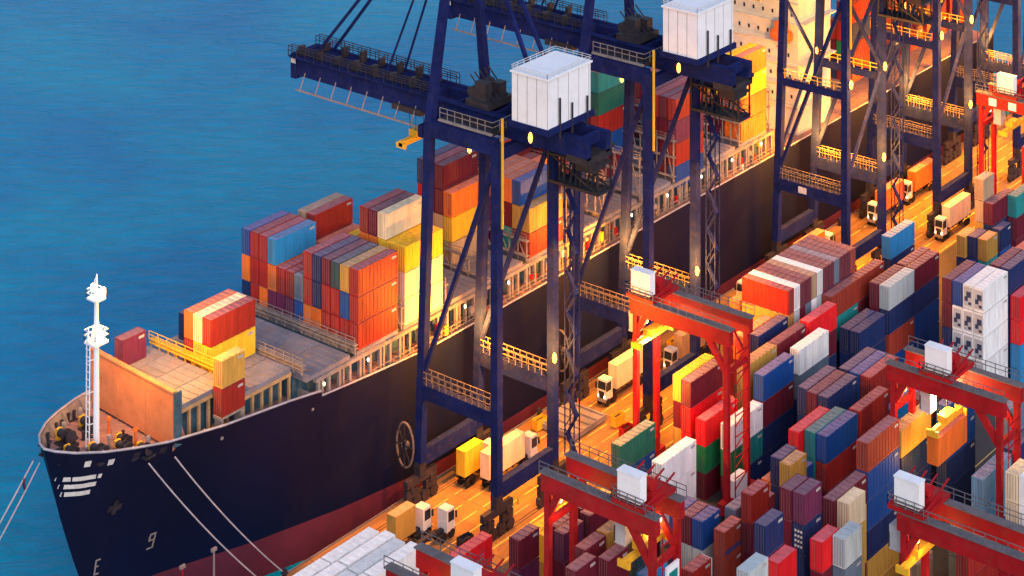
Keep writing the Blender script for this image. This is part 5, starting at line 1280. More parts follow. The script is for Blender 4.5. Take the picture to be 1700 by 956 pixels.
(336.9,319.36,33.0,40,'ma',0,0,3,'second-from-top maroon container ninth row from the quay, second tall block on the ship'),
(336.9,321.98,38.51,40,'og',0,0,3,'topmost orange container tenth row from the quay, second tall block on the ship'),
(336.9,321.98,33.0,40,'ma',0,0,3,'second-from-top maroon container tenth row from the quay, second tall block on the ship'),
(336.9,324.6,44.02,40,'rd',0,0,3,'topmost red container eleventh row from the quay, second tall block on the ship'),
(336.9,324.6,38.51,40,'rd',0,0,3,'second-from-top red container eleventh row from the quay, second tall block on the ship'),
(336.9,324.6,33.0,40,'ma',0,0,3,'third-from-top maroon container eleventh row from the quay, second tall block on the ship'),
(336.9,327.22,44.02,40,'tn',0,0,3,'topmost tan container twelfth row from the quay, second tall block on the ship'),
(336.9,327.22,38.51,40,'rd',0,0,3,'second-from-top red container twelfth row from the quay, second tall block on the ship'),
(336.9,327.22,33.0,40,'ma',0,0,3,'third-from-top maroon container twelfth row from the quay, second tall block on the ship'),
(336.9,329.84,38.51,40,'nv',0,0,3,'topmost navy container thirteenth row from the quay, second tall block on the ship'),
(336.9,329.84,33.0,40,'ma',0,0,3,'second-from-top maroon container thirteenth row from the quay, second tall block on the ship'),
(364.5,308.88,44.02,40,'og',0,0,3,'topmost orange container fifth row from the quay, lamp-lit yellow block behind first crane'),
(364.5,308.88,38.51,40,'ye',0,0,3,'second-from-top yellow container fifth row from the quay, lamp-lit yellow block behind first crane'),
(364.5,308.88,33.0,40,'tn',0,0,3,'third-from-top tan container fifth row from the quay, lamp-lit yellow block behind first crane'),
(364.5,311.5,49.53,40,'ma',0,0,3,'topmost maroon container sixth row from the quay, lamp-lit yellow block behind first crane'),
(364.5,311.5,44.02,40,'ma',0,0,3,'second-from-top maroon container sixth row from the quay, lamp-lit yellow block behind first crane'),
(364.5,311.5,38.51,40,'tn',0,0,3,'third-from-top tan container sixth row from the quay, lamp-lit yellow block behind first crane'),
(364.5,311.5,33.0,40,'ma',0,0,3,'fourth-from-top maroon container sixth row from the quay, lamp-lit yellow block behind first crane'),
(364.5,314.12,49.53,40,'rd',0,0,3,'topmost red container seventh row from the quay, lamp-lit yellow block behind first crane'),
(364.5,314.12,44.02,40,'ma',0,0,3,'second-from-top maroon container seventh row from the quay, lamp-lit yellow block behind first crane'),
(364.5,314.12,38.51,40,'tn',0,0,3,'third-from-top tan container seventh row from the quay, lamp-lit yellow block behind first crane'),
(364.5,314.12,33.0,40,'ma',0,0,3,'fourth-from-top maroon container seventh row from the quay, lamp-lit yellow block behind first crane'),
(364.5,316.74,49.53,40,'nv',0,0,3,'topmost navy container eighth row from the quay, lamp-lit yellow block behind first crane'),
(364.5,316.74,44.02,40,'rd',0,0,3,'second-from-top red container eighth row from the quay, lamp-lit yellow block behind first crane'),
(364.5,316.74,38.51,40,'tn',0,0,3,'third-from-top tan container eighth row from the quay, lamp-lit yellow block behind first crane'),
(364.5,316.74,33.0,40,'ma',0,0,3,'fourth-from-top maroon container eighth row from the quay, lamp-lit yellow block behind first crane'),
(364.5,319.36,38.51,40,'nv',0,0,3,'topmost navy container ninth row from the quay, lamp-lit yellow block behind first crane'),
(364.5,319.36,33.0,40,'ma',0,0,3,'second-from-top maroon container ninth row from the quay, lamp-lit yellow block behind first crane'),
(364.5,321.98,38.51,40,'nv',0,0,3,'topmost navy container tenth row from the quay, lamp-lit yellow block behind first crane'),
(364.5,321.98,33.0,40,'ma',0,0,3,'second-from-top maroon container tenth row from the quay, lamp-lit yellow block behind first crane'),
(379.2,298.4,38.51,40,'oc',0,0,3,'topmost ochre container first row from the quay, blue-topped block right of first crane'),
(379.2,298.4,33.0,40,'rd',0,0,3,'second-from-top red container first row from the quay, blue-topped block right of first crane'),
(379.2,301.02,44.02,40,'bl',0,0,3,'topmost blue container second row from the quay, blue-topped block right of first crane'),
(379.2,301.02,38.51,40,'oc',0,0,3,'second-from-top ochre container second row from the quay, blue-topped block right of first crane'),
(379.2,301.02,33.0,40,'ma',0,0,3,'third-from-top maroon container second row from the quay, blue-topped block right of first crane'),
(379.2,303.64,44.02,40,'og',0,0,3,'topmost orange container third row from the quay, blue-topped block right of first crane'),
(379.2,303.64,38.51,40,'ma',0,0,3,'second-from-top maroon container third row from the quay, blue-topped block right of first crane'),
(379.2,303.64,33.0,40,'te',0,0,3,'third-from-top teal container third row from the quay, blue-topped block right of first crane'),
(379.2,306.26,44.02,40,'og',0,0,3,'topmost orange container fourth row from the quay, blue-topped block right of first crane'),
(379.2,306.26,38.51,40,'oc',0,0,3,'second-from-top ochre container fourth row from the quay, blue-topped block right of first crane'),
(379.2,306.26,33.0,40,'ma',0,0,3,'third-from-top maroon container fourth row from the quay, blue-topped block right of first crane'),
(379.2,308.88,44.02,40,'og',0,0,3,'topmost orange container fifth row from the quay, blue-topped block right of first crane'),
(379.2,308.88,38.51,40,'pu',0,0,3,'second-from-top purple container fifth row from the quay, blue-topped block right of first crane'),
(379.2,308.88,33.0,40,'ma',0,0,3,'third-from-top maroon container fifth row from the quay, blue-topped block right of first crane'),
(379.2,311.5,44.02,40,'og',0,0,3,'topmost orange container sixth row from the quay, blue-topped block right of first crane'),
(379.2,311.5,38.51,40,'ma',0,0,3,'second-from-top maroon container sixth row from the quay, blue-topped block right of first crane'),
(379.2,311.5,33.0,40,'ma',0,0,3,'third-from-top maroon container sixth row from the quay, blue-topped block right of first crane'),
(423,311.5,55.04,40,'te',0,0,3,'topmost teal container sixth row from the quay, green-topped block beside second crane'),
(423,311.5,49.53,40,'dg',0,0,3,'second-from-top dark-green container sixth row from the quay, green-topped block beside second crane'),
(423,311.5,44.02,40,'rd',0,0,3,'third-from-top red container sixth row from the quay, green-topped block beside second crane'),
(423,311.5,38.51,40,'bl',0,0,3,'fourth-from-top blue container sixth row from the quay, green-topped block beside second crane'),
(423,311.5,33.0,40,'ma',0,0,3,'fifth-from-top maroon container sixth row from the quay, green-topped block beside second crane'),
(423,314.12,55.04,40,'te',0,0,3,'topmost teal container seventh row from the quay, green-topped block beside second crane'),
(423,314.12,49.53,40,'dg',0,0,3,'second-from-top dark-green container seventh row from the quay, green-topped block beside second crane'),
(423,314.12,44.02,40,'ma',0,0,3,'third-from-top maroon container seventh row from the quay, green-topped block beside second crane'),
(423,314.12,38.51,40,'bl',0,0,3,'fourth-from-top blue container seventh row from the quay, green-topped block beside second crane'),
(423,314.12,33.0,40,'ma',0,0,3,'fifth-from-top maroon container seventh row from the quay, green-topped block beside second crane'),
(423,316.74,49.53,40,'ma',0,0,3,'topmost maroon container eighth row from the quay, green-topped block beside second crane'),
(423,316.74,44.02,40,'rd',0,0,3,'second-from-top red container eighth row from the quay, green-topped block beside second crane'),
(423,316.74,38.51,40,'ma',0,0,3,'third-from-top maroon container eighth row from the quay, green-topped block beside second crane'),
(423,316.74,33.0,40,'bl',0,0,3,'fourth-from-top blue container eighth row from the quay, green-topped block beside second crane'),
(437.4,298.4,47.03,40,'rd',0,0,3,'topmost red container first row from the quay, brightly striped block behind second crane'),
(437.4,298.4,41.52,40,'pu',0,0,3,'second-from-top purple container first row from the quay, brightly striped block behind second crane'),
(437.4,298.4,36.01,40,'rd',0,0,3,'third-from-top red container first row from the quay, brightly striped block behind second crane'),
(437.4,298.4,30.5,40,'bl',0,0,3,'fourth-from-top blue container first row from the quay, brightly striped block behind second crane'),
(437.4,301.02,47.03,40,'ma',0,0,3,'topmost maroon container second row from the quay, brightly striped block behind second crane'),
(437.4,301.02,41.52,40,'ma',0,0,3,'second-from-top maroon container second row from the quay, brightly striped block behind second crane'),
(437.4,301.02,36.01,40,'ma',0,0,3,'third-from-top maroon container second row from the quay, brightly striped block behind second crane'),
(437.4,301.02,30.5,40,'ma',0,0,3,'fourth-from-top maroon container second row from the quay, brightly striped block behind second crane'),
(437.4,303.64,47.03,40,'rd',0,0,3,'topmost red container third row from the quay, brightly striped block behind second crane'),
(437.4,303.64,41.52,40,'ma',0,0,3,'second-from-top maroon container third row from the quay, brightly striped block behind second crane'),
(437.4,303.64,36.01,40,'nv',0,0,3,'third-from-top navy container third row from the quay, brightly striped block behind second crane'),
(437.4,303.64,30.5,40,'nv',0,0,3,'fourth-from-top navy container third row from the quay, brightly striped block behind second crane'),
(437.4,306.26,47.03,40,'ma',0,0,3,'topmost maroon container fourth row from the quay, brightly striped block behind second crane'),
(437.4,306.26,41.52,40,'nv',0,0,3,'second-from-top navy container fourth row from the quay, brightly striped block behind second crane'),
(437.4,306.26,36.01,40,'bl',0,0,3,'third-from-top blue container fourth row from the quay, brightly striped block behind second crane'),
(437.4,306.26,30.5,40,'ma',0,0,3,'fourth-from-top maroon container fourth row from the quay, brightly striped block behind second crane'),
(467,298.4,49.53,40,'og',0,0,3,'topmost orange container first row from the quay, lamp-lit orange block before the wheelhouse'),
(467,298.4,44.02,40,'ye',0,0,3,'second-from-top yellow container first row from the quay, lamp-lit orange block before the wheelhouse'),
(467,298.4,38.51,40,'og',0,0,3,'third-from-top orange container first row from the quay, lamp-lit orange block before the wheelhouse'),
(467,298.4,33.0,40,'og',0,0,3,'fourth-from-top orange container first row from the quay, lamp-lit orange block before the wheelhouse'),
(467,301.02,49.53,40,'ye',0,0,3,'topmost yellow container second row from the quay, lamp-lit orange block before the wheelhouse'),
(467,301.02,44.02,40,'og',0,0,3,'second-from-top orange container second row from the quay, lamp-lit orange block before the wheelhouse'),
(467,301.02,38.51,40,'rd',0,0,3,'third-from-top red container second row from the quay, lamp-lit orange block before the wheelhouse'),
(467,301.02,33.0,40,'og',0,0,3,'fourth-from-top orange container second row from the quay, lamp-lit orange block before the wheelhouse'),
(467,303.64,44.02,40,'ye',0,0,3,'topmost yellow container third row from the quay, lamp-lit orange block before the wheelhouse'),
(467,303.64,38.51,40,'og',0,0,3,'second-from-top orange container third row from the quay, lamp-lit orange block before the wheelhouse'),
(467,303.64,33.0,40,'ma',0,0,3,'third-from-top maroon container third row from the quay, lamp-lit orange block before the wheelhouse'),
(467,306.26,44.02,40,'ye',0,0,3,'topmost yellow container fourth row from the quay, lamp-lit orange block before the wheelhouse'),
(467,306.26,38.51,40,'og',0,0,3,'second-from-top orange container fourth row from the quay, lamp-lit orange block before the wheelhouse'),
(467,306.26,33.0,40,'ma',0,0,3,'third-from-top maroon container fourth row from the quay, lamp-lit orange block before the wheelhouse'),
(467,308.88,44.02,40,'og',0,0,3,'topmost orange container fifth row from the quay, lamp-lit orange block before the wheelhouse'),
(467,308.88,38.51,40,'og',0,0,3,'second-from-top orange container fifth row from the quay, lamp-lit orange block before the wheelhouse'),
(467,308.88,33.0,40,'ma',0,0,3,'third-from-top maroon container fifth row from the quay, lamp-lit orange block before the wheelhouse'),
(524,298.4,55.04,40,'ma',0,0,3,'topmost maroon container first row from the quay, red block aft of the wheelhouse'),
(524,298.4,49.53,40,'rd',0,0,3,'second-from-top red container first row from the quay, red block aft of the wheelhouse'),
(524,298.4,44.02,40,'nv',0,0,3,'third-from-top navy container first row from the quay, red block aft of the wheelhouse'),
(524,298.4,38.51,40,'ma',0,0,3,'fourth-from-top maroon container first row from the quay, red block aft of the wheelhouse'),
(524,298.4,33.0,40,'rd',0,0,3,'fifth-from-top red container first row from the quay, red block aft of the wheelhouse'),
(524,301.02,49.53,40,'ma',0,0,3,'topmost maroon container second row from the quay, red block aft of the wheelhouse'),
(524,301.02,44.02,40,'rd',0,0,3,'second-from-top red container second row from the quay, red block aft of the wheelhouse'),
(524,301.02,38.51,40,'gr',0,0,3,'third-from-top green container second row from the quay, red block aft of the wheelhouse'),
(524,301.02,33.0,40,'ma',0,0,3,'fourth-from-top maroon container second row from the quay, red block aft of the wheelhouse'),
(524,303.64,44.02,40,'rd',0,0,3,'topmost red container third row from the quay, red block aft of the wheelhouse'),
(524,303.64,38.51,40,'ma',0,0,3,'second-from-top maroon container third row from the quay, red block aft of the wheelhouse'),
(524,303.64,33.0,40,'nv',0,0,3,'third-from-top navy container third row from the quay, red block aft of the wheelhouse'),
(292.7,310.2,41.11,40,'rd',0,0,3,'topmost red container seventh row from the quay, small block behind the orange breakwater'),
(292.7,310.2,35.6,40,'ye',0,0,3,'second-from-top yellow container seventh row from the quay, small block behind the orange breakwater'),
(292.7,312.82,41.11,40,'cr',0,0,3,'topmost cream container eighth row from the quay, small block behind the orange breakwater'),
(292.7,312.82,35.6,40,'ye',0,0,3,'second-from-top yellow container eighth row from the quay, small block behind the orange breakwater'),
(292.7,315.44,41.11,40,'og',0,0,3,'topmost orange container ninth row from the quay, small block behind the orange breakwater'),
(292.7,315.44,35.6,40,'rd',0,0,3,'second-from-top red container ninth row from the quay, small block behind the orange breakwater'),
(285.6,299.6,38.91,20,'oc',0,0,3,'topmost ochre container short pair by the rail near the breakwater'),
(285.6,299.6,33.4,20,'rd',0,0,3,'second-from-top red container short pair by the rail near the breakwater'),
(280.3,321.98,38.2,20,'pu',0,0,3,'purple container standing alone past the orange breakwater'),
(299.5,324.6,35.6,20,'nv',0,0,3,'navy container far side rail of the ship behind the small block'),
(538.6,298.4,55.04,40,'nv',0,0,3,'topmost navy container first row from the quay, tall red block near the stern'),
(538.6,298.4,49.53,40,'ma',0,0,3,'second-from-top maroon container first row from the quay, tall red block near the stern'),
(538.6,298.4,44.02,40,'rd',0,0,3,'third-from-top red container first row from the quay, tall red block near the stern'),
(538.6,298.4,38.51,40,'ma',0,0,3,'fourth-from-top maroon container first row from the quay, tall red block near the stern'),
(538.6,298.4,33.0,40,'nv',0,0,3,'fifth-from-top navy container first row from the quay, tall red block near the stern'),
(538.6,301.02,49.53,40,'ma',0,0,3,'topmost maroon container second row from the quay, tall red block near the stern'),
(538.6,301.02,44.02,40,'rd',0,0,3,'second-from-top red container second row from the quay, tall red block near the stern'),
(538.6,301.02,38.51,40,'ma',0,0,3,'third-from-top maroon container second row from the quay, tall red block near the stern'),
(538.6,301.02,33.0,40,'gr',0,0,3,'fourth-from-top green container second row from the quay, tall red block near the stern'),
(538.6,303.64,44.02,40,'rd',0,0,3,'topmost red container third row from the quay, tall red block near the stern'),
(538.6,303.64,38.51,40,'ma',0,0,3,'second-from-top maroon container third row from the quay, tall red block near the stern'),
(538.6,303.64,33.0,40,'ma',0,0,3,'third-from-top maroon container third row from the quay, tall red block near the stern'),
(538.6,306.26,38.51,40,'ma',0,0,3,'topmost maroon container fourth row from the quay, tall red block near the stern'),
(538.6,306.26,33.0,40,'rd',0,0,3,'second-from-top red container fourth row from the quay, tall red block near the stern'),
(553.2,298.4,49.53,40,'ma',0,0,3,'topmost maroon container first row from the quay, sternmost dark red block'),
(553.2,298.4,44.02,40,'rd',0,0,3,'second-from-top red container first row from the quay, sternmost dark red block'),
(553.2,298.4,38.51,40,'ma',0,0,3,'third-from-top maroon container first row from the quay, sternmost dark red block'),
(553.2,298.4,33.0,40,'rd',0,0,3,'fourth-from-top red container first row from the quay, sternmost dark red block'),
(553.2,301.02,49.53,40,'rd',0,0,3,'topmost red container second row from the quay, sternmost dark red block'),
(553.2,301.02,44.02,40,'ma',0,0,3,'second-from-top maroon container second row from the quay, sternmost dark red block'),
(553.2,301.02,38.51,40,'ma',0,0,3,'third-from-top maroon container second row from the quay, sternmost dark red block'),
(553.2,301.02,33.0,40,'rd',0,0,3,'fourth-from-top red container second row from the quay, sternmost dark red block'),
(553.2,303.64,44.02,40,'ma',0,0,3,'topmost maroon container third row from the quay, sternmost dark red block'),
(553.2,303.64,38.51,40,'ma',0,0,3,'second-from-top maroon container third row from the quay, sternmost dark red block'),
(553.2,303.64,33.0,40,'rd',0,0,3,'third-from-top red container third row from the quay, sternmost dark red block'),
(394,314.12,38.51,40,'og',0,0,3,'topmost orange container seventh row from the quay, half-empty block between the first two cranes'),
(394,314.12,33.0,40,'ma',0,0,3,'second-from-top maroon container seventh row from the quay, half-empty block between the first two cranes'),
(394,316.74,38.51,40,'ma',0,0,3,'topmost maroon container eighth row from the quay, half-empty block between the first two cranes'),
(394,316.74,33.0,40,'bl',0,0,3,'second-from-top blue container eighth row from the quay, half-empty block between the first two cranes'),
(394,319.36,44.02,40,'ma',0,0,3,'topmost maroon container ninth row from the quay, half-empty block between the first two cranes'),
(394,319.36,38.51,40,'rd',0,0,3,'second-from-top red container ninth row from the quay, half-empty block between the first two cranes'),
(394,319.36,33.0,40,'ma',0,0,3,'third-from-top maroon container ninth row from the quay, half-empty block between the first two cranes'),
(394,321.98,44.02,40,'bl',0,0,3,'topmost blue container tenth row from the quay, half-empty block between the first two cranes'),
(394,321.98,38.51,40,'ma',0,0,3,'second-from-top maroon container tenth row from the quay, half-empty block between the first two cranes'),
(394,321.98,33.0,40,'rd',0,0,3,'third-from-top red container tenth row from the quay, half-empty block between the first two cranes'),
(394,324.6,44.02,40,'nv',0,0,3,'topmost navy container eleventh row from the quay, half-empty block between the first two cranes'),
(394,324.6,38.51,40,'ma',0,0,3,'second-from-top maroon container eleventh row from the quay, half-empty block between the first two cranes'),
(394,324.6,33.0,40,'ma',0,0,3,'third-from-top maroon container eleventh row from the quay, half-empty block between the first two cranes'),
(408.6,316.74,44.02,40,'ma',0,0,3,'topmost maroon container eighth row from the quay, block behind the second crane mast'),
(408.6,316.74,38.51,40,'rd',0,0,3,'second-from-top red container eighth row from the quay, block behind the second crane mast'),
(408.6,316.74,33.0,40,'ma',0,0,3,'third-from-top maroon container eighth row from the quay, block behind the second crane mast'),
(408.6,319.36,44.02,40,'bl',0,0,3,'topmost blue container ninth row from the quay, block behind the second crane mast'),
(408.6,319.36,38.51,40,'ma',0,0,3,'second-from-top maroon container ninth row from the quay, block behind the second crane mast'),
(408.6,319.36,33.0,40,'rd',0,0,3,'third-from-top red container ninth row from the quay, block behind the second crane mast'),
(408.6,321.98,44.02,40,'ma',0,0,3,'topmost maroon container tenth row from the quay, block behind the second crane mast'),
(408.6,321.98,38.51,40,'ma',0,0,3,'second-from-top maroon container tenth row from the quay, block behind the second crane mast'),
(408.6,321.98,33.0,40,'nv',0,0,3,'third-from-top navy container tenth row from the quay, block behind the second crane mast'),
(408.6,324.6,44.02,40,'gr',0,0,3,'topmost green container eleventh row from the quay, block behind the second crane mast'),
(408.6,324.6,38.51,40,'rd',0,0,3,'second-from-top red container eleventh row from the quay, block behind the second crane mast'),
(408.6,324.6,33.0,40,'ma',0,0,3,'third-from-top maroon container eleventh row from the quay, block behind the second crane mast'),
(452,308.88,44.02,40,'rd',0,0,3,'topmost red container fifth row from the quay, block left of the lamp-lit orange one'),
(452,308.88,38.51,40,'ma',0,0,3,'second-from-top maroon container fifth row from the quay, block left of the lamp-lit orange one'),
(452,308.88,33.0,40,'ma',0,0,3,'third-from-top maroon container fifth row from the quay, block left of the lamp-lit orange one'),
(452,311.5,44.02,40,'ma',0,0,3,'topmost maroon container sixth row from the quay, block left of the lamp-lit orange one'),
(452,311.5,38.51,40,'rd',0,0,3,'second-from-top red container sixth row from the quay, block left of the lamp-lit orange one'),
(452,311.5,33.0,40,'bl',0,0,3,'third-from-top blue container sixth row from the quay, block left of the lamp-lit orange one'),
(452,314.12,44.02,40,'ma',0,0,3,'topmost maroon container seventh row from the quay, block left of the lamp-lit orange one'),
(452,314.12,38.51,40,'og',0,0,3,'second-from-top orange container seventh row from the quay, block left of the lamp-lit orange one'),
(452,314.12,33.0,40,'ma',0,0,3,'third-from-top maroon container seventh row from the quay, block left of the lamp-lit orange one'),
(452,316.74,44.02,40,'nv',0,0,3,'topmost navy container eighth row from the quay, block left of the lamp-lit orange one'),
(452,316.74,38.51,40,'ma',0,0,3,'second-from-top maroon container eighth row from the quay, block left of the lamp-lit orange one'),
(452,316.74,33.0,40,'rd',0,0,3,'third-from-top red container eighth row from the quay, block left of the lamp-lit orange one'),
(452,319.36,44.02,40,'rd',0,0,3,'topmost red container ninth row from the quay, block left of the lamp-lit orange one'),
(452,319.36,38.51,40,'rd',0,0,3,'second-from-top red container ninth row from the quay, block left of the lamp-lit orange one'),
(452,319.36,33.0,40,'ma',0,0,3,'third-from-top maroon container ninth row from the quay, block left of the lamp-lit orange one'),
(567.8,298.4,38.51,40,'ma',0,0,3,'topmost maroon container first row from the quay, low block at the stern end front'),
(567.8,298.4,33.0,40,'rd',0,0,3,'second-from-top red container first row from the quay, low block at the stern end front'),
(567.8,301.02,38.51,40,'rd',0,0,3,'topmost red container second row from the quay, low block at the stern end front'),
(567.8,301.02,33.0,40,'ma',0,0,3,'second-from-top maroon container second row from the quay, low block at the stern end front'),
(567.8,303.64,38.51,40,'nv',0,0,3,'topmost navy container third row from the quay, low block at the stern end front'),
(567.8,303.64,33.0,40,'ma',0,0,3,'second-from-top maroon container third row from the quay, low block at the stern end front'),
(567.8,306.26,38.51,40,'ma',0,0,3,'topmost maroon container fourth row from the quay, low block at the stern end front'),
(567.8,306.26,33.0,40,'rd',0,0,3,'second-from-top red container fourth row from the quay, low block at the stern end front'),
(567.8,308.88,38.51,40,'rd',0,0,3,'topmost red container fifth row from the quay, low block at the stern end front'),
(567.8,308.88,33.0,40,'ma',0,0,3,'second-from-top maroon container fifth row from the quay, low block at the stern end front'),
(567.8,311.5,38.51,40,'ma',0,0,3,'topmost maroon container sixth row from the quay, low block at the stern end front'),
(567.8,311.5,33.0,40,'bl',0,0,3,'second-from-top blue container sixth row from the quay, low block at the stern end front'),
(567.8,314.12,38.51,40,'tn',0,0,3,'topmost tan container seventh row from the quay, low block at the stern end front'),
(567.8,314.12,33.0,40,'ma',0,0,3,'second-from-top maroon container seventh row from the quay, low block at the stern end front'),
(582.4,298.4,38.51,40,'ma',0,0,3,'topmost maroon container first row from the quay, low block at the stern end rear'),
(582.4,298.4,33.0,40,'rd',0,0,3,'second-from-top red container first row from the quay, low block at the stern end rear'),
(582.4,301.02,38.51,40,'rd',0,0,3,'topmost red container second row from the quay, low block at the stern end rear'),
(582.4,301.02,33.0,40,'ma',0,0,3,'second-from-top maroon container second row from the quay, low block at the stern end rear'),
(582.4,303.64,38.51,40,'nv',0,0,3,'topmost navy container third row from the quay, low block at the stern end rear'),
(582.4,303.64,33.0,40,'ma',0,0,3,'second-from-top maroon container third row from the quay, low block at the stern end rear'),
(582.4,306.26,38.51,40,'ma',0,0,3,'topmost maroon container fourth row from the quay, low block at the stern end rear'),
(582.4,306.26,33.0,40,'rd',0,0,3,'second-from-top red container fourth row from the quay, low block at the stern end rear'),
(582.4,308.88,38.51,40,'rd',0,0,3,'topmost red container fifth row from the quay, low block at the stern end rear'),
(582.4,308.88,33.0,40,'ma',0,0,3,'second-from-top maroon container fifth row from the quay, low block at the stern end rear'),
(582.4,311.5,38.51,40,'ma',0,0,3,'topmost maroon container sixth row from the quay, low block at the stern end rear'),
(582.4,311.5,33.0,40,'bl',0,0,3,'second-from-top blue container sixth row from the quay, low block at the stern end rear'),
(582.4,314.12,38.51,40,'tn',0,0,3,'topmost tan container seventh row from the quay, low block at the stern end rear'),
(582.4,314.12,33.0,40,'ma',0,0,3,'second-from-top maroon container seventh row from the quay, low block at the stern end rear'),
]
